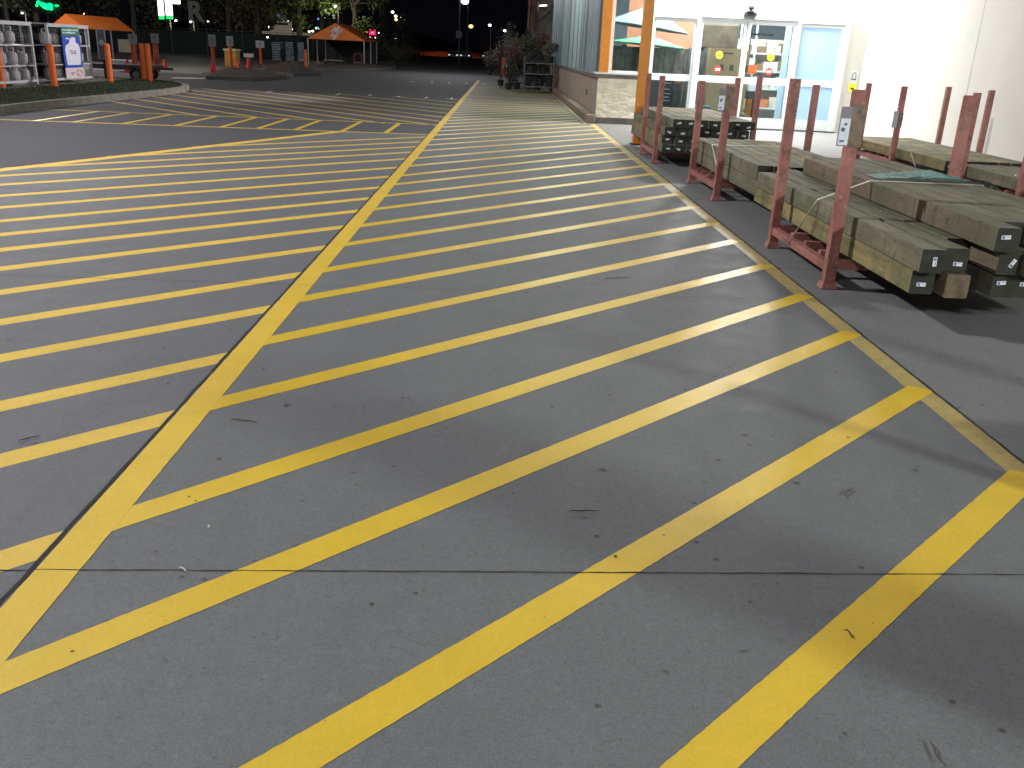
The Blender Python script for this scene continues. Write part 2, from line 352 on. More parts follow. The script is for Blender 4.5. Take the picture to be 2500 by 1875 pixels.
for _ in range(90):
    blob(random.uniform(50, 2450), random.uniform(800, 1850), random.uniform(.0015, .006), random.uniform(.001, .0010), random.uniform(0, 3))
struct(b.build('pavement_stains', M_stain))
# litter: twigs, a pebble, a leaf curl
M_twig = simple('dead_twig', (.05, .04, .03), .9)
def twig(px, py, L, ang, label, curve=.1):
    c = G(px, py); pts = []
    for i in range(7):
        s_ = (i / 6 - .5) * L; o_ = curve * L * math.sin(i * .9)
        pts.append((c.x + s_ * math.cos(ang) - o_ * math.sin(ang), c.y + s_ * math.sin(ang) + o_ * math.cos(ang), .0085 + .002 * math.sin(i * 2)))
    tag(MB().tube(pts, [.0012, .002, .0022, .0025, .002, .0018, .001], 6).build('twig', M_twig, org=(c.x, c.y, 0)), label, 'twig', 'twigs lying on the walkway')
twig(1426, 1252, .11, .15, 'dark straight twig on the concrete in the middle of the walkway', .03)
twig(2071, 1205, .10, .95, 'short dark twig slanting between the two nearest stripes on the right', .05)
twig(1508, 681, .20, .35, 'thin twig on the concrete below the middle rack', .03)
twig(598, 1031, .12, -.1, 'thin twig just right of the long yellow line', .03)
twig(70, 1075, .09, 1.1, 'bent dark twig near the left edge of the picture', .12)
twig(2282, 1842, .07, 1.5, 'short upright dark twig at the bottom right corner', .02)
twig(2072, 1552, .035, -.9, 'curled brown bit stuck in the nearest yellow stripe', .25)
c = G(510, 1290); tag(MB().ball((c.x, c.y, .0075), .0045, 8, jit=.25).build('pebble', simple('white_pebble', (.6, .6, .58), .7), org=(c.x, c.y, 0)), 'small white pebble on the concrete near the left line', 'pebble')
c = G(447, 1395); tag(MB().tube([(c.x - .012, c.y + .008, .009), (c.x, c.y, .012), (c.x + .012, c.y - .01, .009)], .0022, 6).build('paper_curl', simple('white_paper', (.6, .6, .58), .7), org=(c.x, c.y, 0)), 'tiny white curl of paper lying on the pavement joint', 'litter')
# ------------------------------------------------------------------ store building
S = thing('store_building', 'white walled store with glass sliding doors and grey ribbed cladding beside the walkway', 'building', (5, 22.3, 0))
YW = 22.3
b = MB()
b.box(7.95, 8.40, YW, YW + .25, 0, 6.5); b.box(8.40, 8.65, -16, YW + .25, 0, 6.5); b.box(2.2, 7.95, YW, YW + .25, 3.0, 6.5); b.box(3.32, 7.95, YW + .002, YW + .25, 2.505, 3.0)
wall = b.build('wall', M_wall, S)
g_ = MB().box(8.397, 8.3995, 17.05, 17.066, 0, 6.5); sub(wall, g_, 'panel_joint', simple('joint_grey', (.42, .41, .39), .8))
MB().box(2.2, 3.30, YW - .31, YW - .255, .14, 1.02).build('stone_facing', M_stone, S, bevel=.01)
MB().box(2.12, 3.30, YW - .33, YW + .2, 1.103, 1.14).build('stone_sill', M_alu, S)
MB().box(2.202, 3.32, YW - .36, YW - .25, 0.005, .139).build('plinth', M_cap, S)
MB().box(2.21, 2.42, YW - .30, YW - .13, 1.141, 4.2).build('corner_trim', M_org, S)
b = MB(); b.box(2.42, 2.52, YW - .12, YW - .02, 1.142, 3.0).box(2.52, 3.22, YW - .12, YW - .02, 1.142, 1.19).box(3.2, 3.3, YW - .12, YW - .02, 1.142, 3.0).box(2.52, 3.2, YW - .12, YW - .02, 2.92, 3.0).box(2.52, 3.2, YW - .11, YW - .05, 2.28, 2.32, M_steel_d)
w_ = b.build('window', None, S) if False else None
b = MB(); b.box(2.42, 2.52, YW - .12, YW - .02, 1.142, 3.0).box(2.52, 3.2, YW - .12, YW - .02, 1.142, 1.19).box(3.2, 3.3, YW - .12, YW - .02, 1.142, 3.0).box(2.52, 3.2, YW - .12, YW - .02, 2.92, 3.0)
w_ = b.build('window', M_alu, S); sub(w_, MB().box(2.52, 3.2, YW - .075, YW - .065, 1.15, 2.92), 'pane', M_glass)
# side wall along the walkway
MB().box(2.2, 3.30, 22.05, 22.29, .0, 1.02).box(2.2, 2.45, 22.291, 44.5, .0, 1.02).build('low_wall', M_pink, S)
MB().box(2.12, 2.47, 22.30, 44.5, 1.022, 1.10).box(2.12, 3.3, 21.97, 22.299, 1.022, 1.10).build('wall_cap', M_cap, S)
b = MB(); b.box(1.98, 2.198, 21.9, 44.5, 0.003, .2); b.build('kerb', simple('brown_kerb', (.17, .125, .10), .85, var=.3), S, bevel=.02)
b = MB(); y = 22.12; k = 0
cols = [M_steel_d, M_steel, M_steel_d, M_steel, M_steel, M_steel_d, M_steel, M_steel, M_steel]  # mixed rib tones carry the uneven reflections as colour
random.seed(3)
while y < 44.4:
    wd = random.choice((.16, .22, .30, .16)); d = .045 if k % 2 else .0
    m = cols[(k * 5 + k // 3) % len(cols)]
    b.box(2.22 - d, 2.30, y, y + wd - .012, 1.10, 4.6, m); y += wd; k += 1
b.build('ribbed_cladding', None, S)
MB().box(2.17, 2.30, 22.05, 44.6, 4.6, 4.8).build('fascia', M_dark, S)
MB().box(2.2, 30, 22.3, 45, 6.501, 6.7).build('roof', M_dark, S)
for y_, z_ in ((24.6, .52), (36.6, .5)): MB().box(2.185, 2.2, y_, y_ + .12, z_, z_ + .14).build('outlet_cover', M_dark, S)
# sliding door unit
fr = MB(); Y0, Y1 = YW - .10, YW - .0
for x0, x1, z0, z1 in ((3.30, 3.42, 0, 2.5), (7.82, 7.95, 0, 2.5), (4.41, 4.50, 0, 2.39), (6.70, 6.80, 0, 2.39), (3.42, 7.82, 2.39, 2.5)): fr.box(x0, x1, Y0, Y1, z0, z1)
D_ = fr.build('entrance_frame', M_alu, S)
sub(D_, MB().box(4.5, 6.72, Y0 - .03, Y0 - .002, 2.425, 2.495), 'header_rail', simple('dull_aluminium', (.30, .31, .30), .4))
sub(D_, MB().box(5.44, 5.72, Y0 - .14, Y0 - .032, 2.49, 2.57, M_blk).box(5.50, 5.66, Y0 - .16, Y0 - .02, 2.575, 2.60, M_blk).ball((5.58, Y0 - .10, 2.67), .075, 10, M_blk), 'door_sensor')
sub(D_, MB().box(3.3, 7.95, Y0 - .03, Y0 + .05, .004, .03), 'threshold', M_blk)
for i, (x0, x1, kick) in enumerate(((3.42, 4.41, .16), (4.50, 5.56, .16), (5.58, 6.70, .27), (6.80, 7.82, .27))):
    yo = .03 if i in (0, 3) else .0; f_ = .055
    q = MB(); ya, yb = Y0 + .012 + yo, Y0 + .05 + yo
    for a0, a1, z0, z1 in ((x0 + .001, x0 + f_, .03, 2.389), (x1 - f_, x1 - .001, .03, 2.389), (x0 + f_, x1 - f_, 2.31, 2.389), (x0 + f_, x1 - f_, 1.02, 1.17), (x0 + f_, x1 - f_, .03, kick)): q.box(a0, a1, ya, yb, z0, z1)
    o = q.build('door_leaf', M_alu, S)
    gm = M_frost if i == 3 else M_glass
    sub(o, MB().box(x0 + f_, x1 - f_, ya + .014, ya + .02, 1.17, 2.31), 'pane', gm); sub(o, MB().box(x0 + f_, x1 - f_, ya + .014, ya + .02, kick, 1.02), 'pane', gm)
    if i in (1, 2):
        cx = 5.0 if i == 1 else 6.2
        for z_, m_ in ((1.63, simple('yellow_sticker', (.75, .72, .03), .5, var=.1)), (1.31, simple('red_sticker', (.55, .05, .04), .5, var=.1))):
            ds = MB(); ds.v = [Vector((cx + .085 * math.cos(2 * PI * k_ / 20), ya - .002, z_ + .085 * math.sin(2 * PI * k_ / 20))) for k_ in range(20)]; ds.f = [list(range(20))]; ds.mi = [0]
            if z_ < 1.5:
                ds.mi = []; ds.f = []; vv = ds.v; ds.v = []; ds.add(vv, [tuple(range(20))], m_); ds.box(cx - .05, cx + .05, ya - .006, ya - .003, z_ - .028, z_ + .028, M_tag); sub(o, ds, 'sticker')
            else:
                vv = ds.v; ds.v = []; ds.f = []; ds.mi = []; ds.add(vv, [tuple(range(20))], m_); ds.box(cx - .055, cx + .055, ya - .006, ya - .003, z_ - .02, z_ + .02, simple('dark_print', (.25, .24, .03), .6)); sub(o, ds, 'sticker')
# wall sign right of the door
q = thing('warning_sign', 'narrow white and yellow warning sign on the white wall right of the doors', 'sign', (8.25, YW, 1.17))
MB().box(8.15, 8.33, YW - .012, YW - .001, .93, 1.42).build('backing', M_alu, q); MB().box(8.155, 8.325, YW - .016, YW - .0125, .94, 1.14).build('yellow_panel', simple('yellow_panel', (.78, .80, .03), .5, var=.05), q)
b = MB(); b.tube([(8.19, YW - .018, 1.22), (8.20, YW - .018, 1.34), (8.24, YW - .018, 1.385), (8.28, YW - .018, 1.34), (8.29, YW - .018, 1.22)], .006, 6); MB().box(8.20, 8.28, YW - .02, YW - .0165, 1.0, 1.04).build('black_print', M_blk, q); b.box(8.185, 8.295, YW - .020, YW - .014, 1.215, 1.24)
b.build('pictogram', simple('sign_print', (.05, .05, .03), .6), q)
# entrance canopy on orange posts
K = thing('entrance_canopy', 'flat canopy over the store entrance above the orange post', 'canopy', (5, 19.5, 6.1))
MB().box(2.2, 8.39, 16.6, 22.29, 6.1, 6.35).build('canopy_deck', M_alu, K)
MB().box(2.1, 8.39, 16.5, 16.58, 5.95, 6.5).build('fascia', M_org, K)
for x in (2.50,):
    q = thing('canopy_post', 'square orange steel post standing at the edge of the walkway', 'post', (x, 17, 0))
    MB().box(x - .085, x + .085, 16.92, 17.09, .02, 6.09).build('shaft', M_org, q, bevel=.006); MB().box(x - .12, x + .12, 16.88, 17.13, .006, .022).build('base_plate', M_dark, q)
M_fence0 = simple('backdrop_boards', (.19, .175, .14), .85, var=.35, scale=5)
# interior seen through the glass
I = thing('garden_shop_interior', 'bright shop interior with orange and pale walls behind the glass doors', 'interior', (5.5, 26, 0))
M_floor = simple('shop_floor', (.32, .34, .35), .4, var=.1); M_inw = simple('shop_wall_blue', (.50, .58, .62), .7, var=.05); M_ino = simple('shop_wall_orange', (.62, .27, .15), .7, var=.08)
MB().box(2.46, 9.5, 22.57, 31, -.02, .012).build('shop_floor', M_floor, I)
b = MB(); b.box(2.46, 2.5, 22.6, 31, .013, 4, M_inw).box(9.46, 9.5, 22.6, 31, .013, 4, M_inw).box(2.5, 9.46, 30.9, 31, .013, 4, M_inw); b.box(3.3, 6.0, 26.0, 26.06, 1.75, 3.2, M_ino); b.box(2.47, 9.5, 22.6, 31, 4.0, 4.1, M_alu); b.build('shop_walls', None, I)
b = MB(); b.box(6.72, 6.78, 22.6, 23.1, .013, 3.4); b.box(7.9, 7.96, 22.6, 26.5, .013, 3.4); b.build('vestibule_screen', simple('pale_blue_screen', (.5, .68, .8), .5, var=.04), I)
MB().box(5.7, 7.88, 26.15, 26.2, .013, 2.1).build('shelf_backing', simple('cream_backing', (.60, .52, .42), .7, var=.06), I)
random.seed(41); b = MB()
for z in (.35, .85, 1.3, 1.75):
    b.box(5.8, 7.85, 25.7, 26.1, z - .04, z, M_alu); x = 5.85
    while x < 7.7:
        w_ = random.uniform(.12, .3); b.box(x, x + w_ - .02, 25.72, 26.05, z + .001, z + random.uniform(.15, .36), simple(*random.choice([('cream_goods', (.62, .55, .42), .6), ('brown_goods', (.25, .14, .07), .7), ('orange_goods', (.6, .22, .08), .6), ('white_goods', (.75, .72, .68), .5)]))); x += w_
b.build('stock_shelf', None, I)
b = MB(); b.box(6.42, 6.58, 24.7, 24.86, .013, 1.0); b.build('orange_upright', M_org, I)
b = MB(); b.box(4.16, 4.30, 22.95, 23.05, .1, 1.05); b.build('orange_shelf_edge', M_org, I)
MB().box(6.0, 6.02, 23.5, 23.54, 1.05, 2.3, M_dark).box(6.02, 6.55, 23.5, 23.54, 2.12, 2.17, M_dark).build('door_operator', M_dark, I)
for x in (5.95, 6.12, 6.34, 6.52): MB().box(x, x + .045, 25.0, 25.05, .013, 3.99).build('mullion', M_alu, I)
MB().box(2.5, 5.15, 24.6, 24.66, .013, 1.75).build('stock_backdrop', M_fence0, I)
def umb(cx, cy, zt, r, drop, mat, label, tilt):
    q = thing('patio_umbrella', label, 'umbrella', (cx, cy, 0), 'display umbrellas behind the glass'); b = MB(); n = 8; top = (cx, cy, zt); vs = [top]; fs = []
    for k in range(n):
        a = 2 * PI * k / n + .2; vs.append((cx + r * math.cos(a), cy + r * .8 * math.sin(a), zt - drop - tilt * math.cos(a)))
    vs2 = [(v_[0], v_[1], v_[2] - .02) for v_ in vs]
    for k in range(n): fs += [(0, 1 + k, 1 + (k + 1) % n), (n + 1, n + 2 + (k + 1) % n, n + 2 + k), (1 + k, n + 2 + k, n + 2 + (k + 1) % n, 1 + (k + 1) % n)]
    b.add(vs + vs2, fs); b.build('canopy', mat, q); MB().tube([(cx, cy, .02), (cx, cy, zt - .02)], .02, 8).build('pole', M_alu, q)
umb(3.6, 24.3, 2.72, 1.08, .50, simple('white_umbrella_cloth', (.36, .43, .45), .7, var=.04), 'white umbrella canopy above the green one behind the left door pane', .12)
umb(3.55, 23.6, 2.02, .95, .22, simple('green_umbrella_cloth', (.20, .50, .27), .7, var=.05), 'green umbrella canopy behind the left door pane', .06)
b0 = None
M_fence = [simple('weathered_fence_board', (.22, .205, .165), .85, var=.35, scale=5), simple('grey_fence_board', (.16, .18, .165), .85, var=.3, scale=5)]
k = 0
for x0, x1, m_, lab in ((2.55, 3.2, 0, 'brown grey board bundle behind the small window by the orange post'), (3.5, 4.55, 0, 'weathered board bundle behind the left door pane'), (4.6, 5.15, 1, 'darker grey board bundle behind the second door pane')):
    q = thing('board_bundle', lab, 'boards', ((x0 + x1) / 2, 23.9, 0), 'upright boards stored behind the glass'); x = x0
    while x < x1: MB().box(x, min(x1, x + .115), 23.8 + .03 * (k % 2), 23.86 + .03 * (k % 2), .02, 1.78 - .06 * (k % 3)).build('board', M_fence[m_], q); x += .125; k += 1
M_card = simple('cardboard', (.42, .30, .17), .8, var=.12, scale=3); M_blot = simple('box_print', (.12, .11, .07), .8)
q = thing('cardboard_box', 'tall tan cardboard box behind the meeting edges of the doors', 'box', (5.6, 23.6, 0)); MB().box(5.05, 6.02, 23.4, 23.9, .3, 1.80).build('carton', M_card, q)
b = MB()
for x in (5.3, 5.55, 5.9): b.box(x, x + .10, 23.39, 23.398, 1.28, 1.42)
b.box(5.2, 5.6, 23.39, 23.398, 1.66, 1.70); b.build('printing', M_blot, q); MB().box(5.0, 6.1, 23.35, 23.95, .15, .29).build('pallet', M_fence[0], q)
q = thing('wrapped_load', 'dark brown rounded load stacked behind the top of the second door pane', 'load', (5.2, 24.5, 0)); MB().box(4.92, 5.9, 24.2, 24.9, 1.75, 2.40).build('load', simple('dark_brown_wrap', (.10, .075, .05), .6, var=.4, scale=4), q, bevel=.07); MB().box(4.95, 5.85, 24.25, 24.85, .02, 1.74).build('stand', M_fence[1], q)
q = thing('shop_counter', 'dark topped counter behind the lower right door pane', 'counter', (6, 24.4, 0)); MB().box(5.68, 6.6, 24.1, 24.6, .62, .80).build('counter_top', M_dark, q)
for x in (5.72, 6.5): MB().box(x, x + .05, 24.2, 24.5, .02, .62).build('leg', M_dark, q)
for i, (x, z, m_, lb) in enumerate(((6.0, .81, M_alu, 'white carton on the dark counter'), (6.28, .81, M_alu, 'second white carton on the dark counter'), (6.22, 1.22, M_orgb, 'orange carton behind the upper right door pane'))):
    q = MB().box(x, x + .22, 24.2, 24.5, z, z + .22).build('carton', m_, org=(x + .11, 24.35, z)); tag(q, lb, 'box')
q = thing('notice_board', 'black notice board with pale lines in the lower left door pane', 'sign', (3.95, 22.8, 0)); MB().box(3.74, 4.10, 22.70, 22.72, .42, 1.0).build('board', M_blk, q)
b = MB()
for j, z in enumerate((.94, .80, .70, .62, .54)): b.box(3.80 + .02 * (j % 2), 4.04 - .03 * (j % 2), 22.694, 22.698, z, z + .022)
b.build('faint_lines', simple('faint_print', (.35, .42, .42), .7), q); MB().box(3.9, 3.94, 22.72, 22.76, .02, .98).build('stand', M_dark, q)
q = thing('storage_tote', 'blue plastic tote on the shop floor behind the second door pane', 'tote', (4.85, 23.1, 0)); MB().box(4.55, 5.1, 22.95, 23.3, .14, .42).build('tub', simple('blue_plastic', (.02, .09, .35), .4), q, bevel=.02); MB().box(4.53, 5.12, 22.93, 23.32, .421, .45).build('lid', simple('grey_plastic', (.25, .3, .3), .5), q)
MB().box(2.6, 4.3, 22.9, 23.3, .1, .95).build('dark_cabinet', simple('dark_cabinet', (.05, .06, .06), .6, var=.4), tag(thing('low_cabinet', 'low dark cabinet behind the bottom left door pane', 'cabinet', (3.4, 23.1, 0)), None, None))
# ------------------------------------------------------------------ lumber racks
PW = .075
def rack(x0, x1, y0, y1, h, label, hr=None):
    q = thing('lumber_rack', label, 'rack', ((x0 + x1) / 2, (y0 + y1) / 2, 0), 'red steel racks holding treated timber')
    hs = hr or (h, h, h, h)
    for (x, y), hh in zip(((x0, y0), (x0, y1), (x1, y0), (x1, y1)), hs):
        p = PW / 2; o = MB().box(x - p, x + p, y - p, y + p, .02, hh).build('post', M_rack, q, bevel=.004)
        f = MB(); f.v = []; f.add([(x - .058, y - .058, .006), (x + .058, y - .058, .006), (x + .058, y + .058, .006), (x - .058, y + .058, .006), (x - p - .004, y - p - .004, .05), (x + p + .004, y - p - .004, .05), (x + p + .004, y + p + .004, .05), (x - p - .004, y + p + .004, .05)], [(3, 2, 1, 0), (4, 5, 6, 7), (0, 1, 5, 4), (1, 2, 6, 5), (2, 3, 7, 6), (3, 0, 4, 7)]); sub(o, f, 'foot', M_rack)
    for x in (x0, x1):
        MB().box(x - .03, x + .03, y0 + PW / 2 + .001, y1 - PW / 2 - .001, .12, .18).build('side_beam', M_rack, q, bevel=.003)
    n = 5
    for k in range(n):
        y = y0 + .02 + (y1 - y0 - .04) * k / (n - 1); MB().box(x0 + .04, x1 - .04, y - .03, y + .03, .14, .20).build('cross_beam', M_rack, q)
    return q
R1 = rack(2.385, 3.84, 6.31, 7.73, 1.38, 'nearest red rack holding the broad pile of thick timbers', (1.36, 1.39, 1.30, 1.32))
R2 = rack(2.49, 3.93, 10.40, 11.85, 1.265, 'middle red rack by the walkway with a strap across its open base', (1.265, 1.26, 1.26, 1.27))
R3 = rack(2.35, 3.79, 14.0, 15.3, 1.28, 'red rack nearest the orange post with the tall tagged pile', (1.26, 1.265, 1.32, 1.26))
R4 = rack(6.04, 7.37, 14.2, 15.6, 1.26, 'red rack against the white wall with one layer of pale timber')
R5 = rack(6.00, 7.37, 10.45, 11.9, 1.26, 'red rack at the right edge of the picture in the wall side row')
R0 = rack(2.47, 3.9, 1.30, 2.72, 1.38, 'loaded red rack just outside the right edge of the picture')
# timber ----------------------------------------------------------
TW, TH = .142, .142
def timber_mesh(L, w, h, sd):
    rs = random.Random(sd); b = MB(); n = 6
    ring = []
    c = .006
    prof = [(-w / 2 + c, 0), (w / 2 - c, 0), (w / 2, c), (w / 2, h - c), (w / 2 - c, h), (-w / 2 + c, h), (-w / 2, h - c), (-w / 2, c)]
    vs = []
    for i in range(n + 1):
        dx = rs.uniform(-.0025, .0025); dz = rs.uniform(0, .003)
        vs += [(x + dx, L * i / n, z + dz) for x, z in prof]
    fs = [(i * 8 + k, i * 8 + (k + 1) % 8, (i + 1) * 8 + (k + 1) % 8, (i + 1) * 8 + k) for i in range(n) for k in range(8)]
    return vs, fs, n
CACHE = {}
def timber_obj(x, y, z, L, w, h, mat, endm, label, group, tagrot, rz=0, tagged=True):
    key = (round(L, 1), w, h, mat.name, endm.name, random.randint(0, 2))
    if key not in CACHE:
        vs, fs, n = timber_mesh(L, w, h, hash(key) % 1000); b = MB(); b.add(vs, fs, mat); b.add(vs[:8], [(7, 6, 5, 4, 3, 2, 1, 0)], endm); b.add(vs[-8:], [(0, 1, 2, 3, 4, 5, 6, 7)], endm)
        o = b.build('timber', None); CACHE[key] = o; COL.objects.unlink(o)
    o = CACHE[key].copy(); COL.objects.link(o); o.location = (x, y, z); o.rotation_euler.z = rz
    tag(o, label, 'timber', group)
    if tagged:
        if 'tag' not in CACHE:
            tb = MB().box(-.0275, .0275, -.004, -.002, -.0115, .0115, M_tag).box(-.022, -.008, -.006, -.0045, -.008, .008, M_ink).box(.0, .022, -.006, -.0045, .002, .005, M_ink); CACHE['tag'] = tb.build('paper_tag', None); COL.objects.unlink(CACHE['tag'])
        p = CACHE['tag'].copy(); COL.objects.link(p); p.parent = o; p.location = (random.uniform(-.02, .02), 0, h / 2 + random.uniform(-.02, .02)); p.rotation_euler.y = tagrot
    return o
random.seed(21)
mats = [M_tim, M_tim, M_tim3, M_tim]
# nearest rack, laid out as measured
near = [
    # x centre, y end, z, mat, end material, tag rotation, tagged, label
    (2.575, 5.30, .222, M_tim2, M_end, 0, True, 'yellowish timber at the bottom of the nearest pile beside the walkway'),
    (2.575, 5.22, .370, M_tim, M_end, 1.52, True, 'pale timber with an upright tag at the walkway side of the nearest pile'),
    (2.745, 5.28, .370, M_tim, M_end, .06, True, 'second layer timber with a level tag, next to the one with the upright tag'),
    (2.765, 5.24, .222, M_tim3, M_end2, 0, False, 'brown stained untagged timber end low in the nearest pile'),
    (2.92, 5.45, .222, M_tim3, M_end, 0, False, 'untagged dark bottom timber right of the brown stained end'),
    (3.075, 5.30, .222, M_tim, M_end, -.08, True, 'bottom timber under the one with the slanted tag in the nearest pile'),
    (2.905, 5.62, .370, M_tim, M_end, 0, False, 'set back untagged timber in the middle layer of the nearest pile'),
    (3.055, 5.26, .370, M_tim3, M_end, -1.05, True, 'timber with a steeply slanted tag in the nearest pile'),
    (3.205, 5.22, .370, M_tim3, M_end, -.08, True, 'middle layer timber whose tag is cut by the right picture edge'),
    (2.98, 5.20, .518, M_tim3, M_end, -.06, True, 'top layer timber nearest the walkway, its tagged end jutting out'),
]
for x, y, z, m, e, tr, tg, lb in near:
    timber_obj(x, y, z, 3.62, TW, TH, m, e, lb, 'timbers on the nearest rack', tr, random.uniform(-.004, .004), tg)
names = ['bottom', 'middle', 'top']
for li, (z, xs) in enumerate(((.222, (3.225, 3.375, 3.525, 3.68)), (.370, (3.355, 3.505, 3.66)), (.518, (3.13, 3.28, 3.43, 3.58, 3.73)))):
    for k, x in enumerate(xs):
        pos = 'second' if li == 2 and k == 0 else (ORD[k + 1] if li == 2 else ORD[k])
        lb = ('top layer timber of the nearest pile, %s from the walkway' % pos) if li == 2 else ('%s layer timber on the far side of the nearest pile, %s from the wall side' % (names[li], ORD[len(xs) - 1 - k]))
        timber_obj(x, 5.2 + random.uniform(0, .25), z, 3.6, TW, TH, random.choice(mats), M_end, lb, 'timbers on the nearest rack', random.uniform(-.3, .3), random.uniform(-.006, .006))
for li in range(2):
    for k in range(7):
        timber_obj(2.68 + k * .158, 9.16 + random.uniform(-.05, .12), .222 + li * .155, 3.2, .150, .150, random.choice([M_tim, M_tim, M_tim2]), M_end, '%s layer timber on the middle rack, %s from the walkway' % (('bottom', 'top')[li], ORD[k]), 'timbers on the middle rack', random.uniform(-.3, .3), random.uniform(-.004, .004))
for li in range(4):
    nk = 7
    for k in range(nk):
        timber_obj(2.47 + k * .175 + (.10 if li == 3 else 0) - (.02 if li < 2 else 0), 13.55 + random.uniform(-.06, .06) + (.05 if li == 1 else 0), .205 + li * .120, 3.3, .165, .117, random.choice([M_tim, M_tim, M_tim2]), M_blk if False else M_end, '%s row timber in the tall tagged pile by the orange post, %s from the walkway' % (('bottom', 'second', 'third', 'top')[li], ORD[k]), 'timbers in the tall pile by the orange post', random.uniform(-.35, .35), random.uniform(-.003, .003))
for k in range(8):
    timber_obj(6.14 + k * .155, 12.5 + random.uniform(-.05, .1) + (k % 3) * .02, .215, 3.9, .148, .140, random.choice([M_tim, M_tim, M_tim2]), M_end, 'pale timber on the rack against the white wall, %s from the walkway' % ORD[k], 'timbers on the rack against the wall', 0, random.uniform(-.004, .004))
for k in range(8):
    timber_obj(6.14 + k * .155, 8.35 + random.uniform(-.05, .1), .215, 3.75, .148, .140, random.choice([M_tim3, M_tim]), M_end, 'timber on the right edge rack of the wall side row, %s from the walkway' % ORD[k], 'timbers on the right edge rack', 0, random.uniform(-.004, .004))
for k in range(8): timber_obj(2.66 + k * .155, .2, .222, 3.0, TW, TH, M_tim, M_end, 'timber on the rack outside the right edge, %s from the walkway' % ORD[k], 'timbers on the rack outside the picture', 0)
# straps
def strap(pts, w, label):
    b = MB()
    for p, q in zip(pts[:-1], pts[1:]): b.bar(p, q, w, .002)
    tag(b.build('strap', M_strap, org=pts[0]), label, 'strap', 'white packing straps')
strap([(2.345, 7.20, .14), (2.48, 7.05, .522), (2.90, 7.14, .672), (3.80, 7.15, .672), (3.82, 7.12, .3)], .018, 'white strap slanting from the base over the nearest timber pile')
strap([(2.455, 11.05, .17), (2.59, 10.95, .30), (2.605, 11.4, .532), (3.75, 11.5, .535)], .018, 'white strap across the open base of the middle rack')
strap([(6.02, 13.3, .19), (6.05, 13.6, .36), (7.3, 13.7, .362)], .012, 'white strap round the timber on the wall side rack')
strap([(6.0, 10.0, .0), (6.05, 10.5, .30), (6.2, 11.0, .365), (7.3, 11.2, .366)], .012, 'curved white strap hanging from the right edge rack')
strap([(2.36, 14.6, .16), (2.40, 14.5, .5), (2.50, 14.45, .69), (3.7, 14.5, .70)], .018, 'white strap round the tall tagged pile')
# translucent teal wrap over the nearest pile
b = MB(); nx, ny = 26, 10; vs = []
for i in range(nx + 1):
    for j in range(ny + 1):
        x = 3.02 + 1.0 * i / nx; yb = 7.30 - .22 * i / nx; y = yb + (j / ny) * (.25 + .95 * i / nx) ; z = .668 + random.uniform(0, .010) + (.035 * math.exp(-((j) ** 2) / 2.0)) * min(1, i / 8)
        if x > 3.83: z -= (x - 3.83) * .7
        vs.append((x, y, z))
b.add(vs, [(i * (ny + 1) + j, (i + 1) * (ny + 1) + j, (i + 1) * (ny + 1) + j + 1, i * (ny + 1) + j + 1) for i in range(nx) for j in range(ny)])
tag(b.build('plastic_wrap', M_film, org=(3.4, 7.3, .67), smooth=True), 'crumpled teal plastic film lying across the nearest timber pile', 'wrap')
# price sign holders
def holder(x, y, z0, z1, label, big=True):
    q = thing('price_sign_holder', label, 'sign', (x, y, z0), 'price signs on the rack posts')
    p = PW / 2 + .003
    if big:
        b = MB(); b.box(x - p, x + p + .012, y - p - .006, y - p - .001, z0, z1); b.box(x + p, x + p + .006, y - p - .001, y + p, z0, z1); b.build('steel_sleeve', M_rust, q)
        sl = MB().box(x - p - .075, x - p, y - p - .012, y - p - .006, z0 + .005, z1 - .02).build('card_plate', simple('dull_plate', (.20, .17, .19), .5), q)
        sub(sl, MB().box(x - p - .070, x - p - .004, y - p - .015, y - p - .0125, z0 + .012, z1 - .095, M_tag).box(x - p - .045, x - p - .025, y - p - .017, y - p - .0155, z1 - .14, z1 - .125, M_ink).box(x - p - .06, x - p - .035, y - p - .017, y - p - .0155, z0 + .10, z0 + .125, M_ink).box(x - p - .06, x - p - .03, y - p - .017, y - p - .0155, z0 + .03, z0 + .045, M_ink), 'price_card')
        MB().ball((x + .012, y - p - .010, z1 - .05), .008, 8, simple('chrome_bolt', (.8, .8, .8), .15, 1)).ball((x, y - p - .010, z0 + .015), .007, 8, simple('chrome_bolt', (.8, .8, .8), .15, 1)).build('bolt', None, q)
    else:
        MB().box(x - p - .07, x - p, y - p - .012, y - p, z0, z1).build('card_plate', simple('dull_card', (.34, .35, .37), .5), q); MB().box(x - p, x + p, y - p - .006, y - p - .001, z0 + .02, z1 - .02).build('steel_sleeve', M_rust, q)
holder(2.385, 6.31, .99, 1.27, 'price card and rusty sleeve on the front post of the nearest rack')
holder(2.49, 10.40, .98, 1.24, 'price card and rusty sleeve on the front post of the middle rack')
holder(6.04, 14.2, .66, .90, 'small grey card on the rack post in front of the white wall', False)
q = thing('shadow_board', 'tall orange board added outside the right edge to cast a shadow', 'sign', (2.75, .95, 0))  # unseen board added to throw the soft dark band over the walkway
MB().box(2.38, 3.08, .93, .96, .35, 1.85).build('panel', M_org, q); MB().box(2.45, 3.05, .75, 1.15, .005, .05).box(2.72, 2.78, .93, .96, .05, .349).build('stand', M_dark, q)
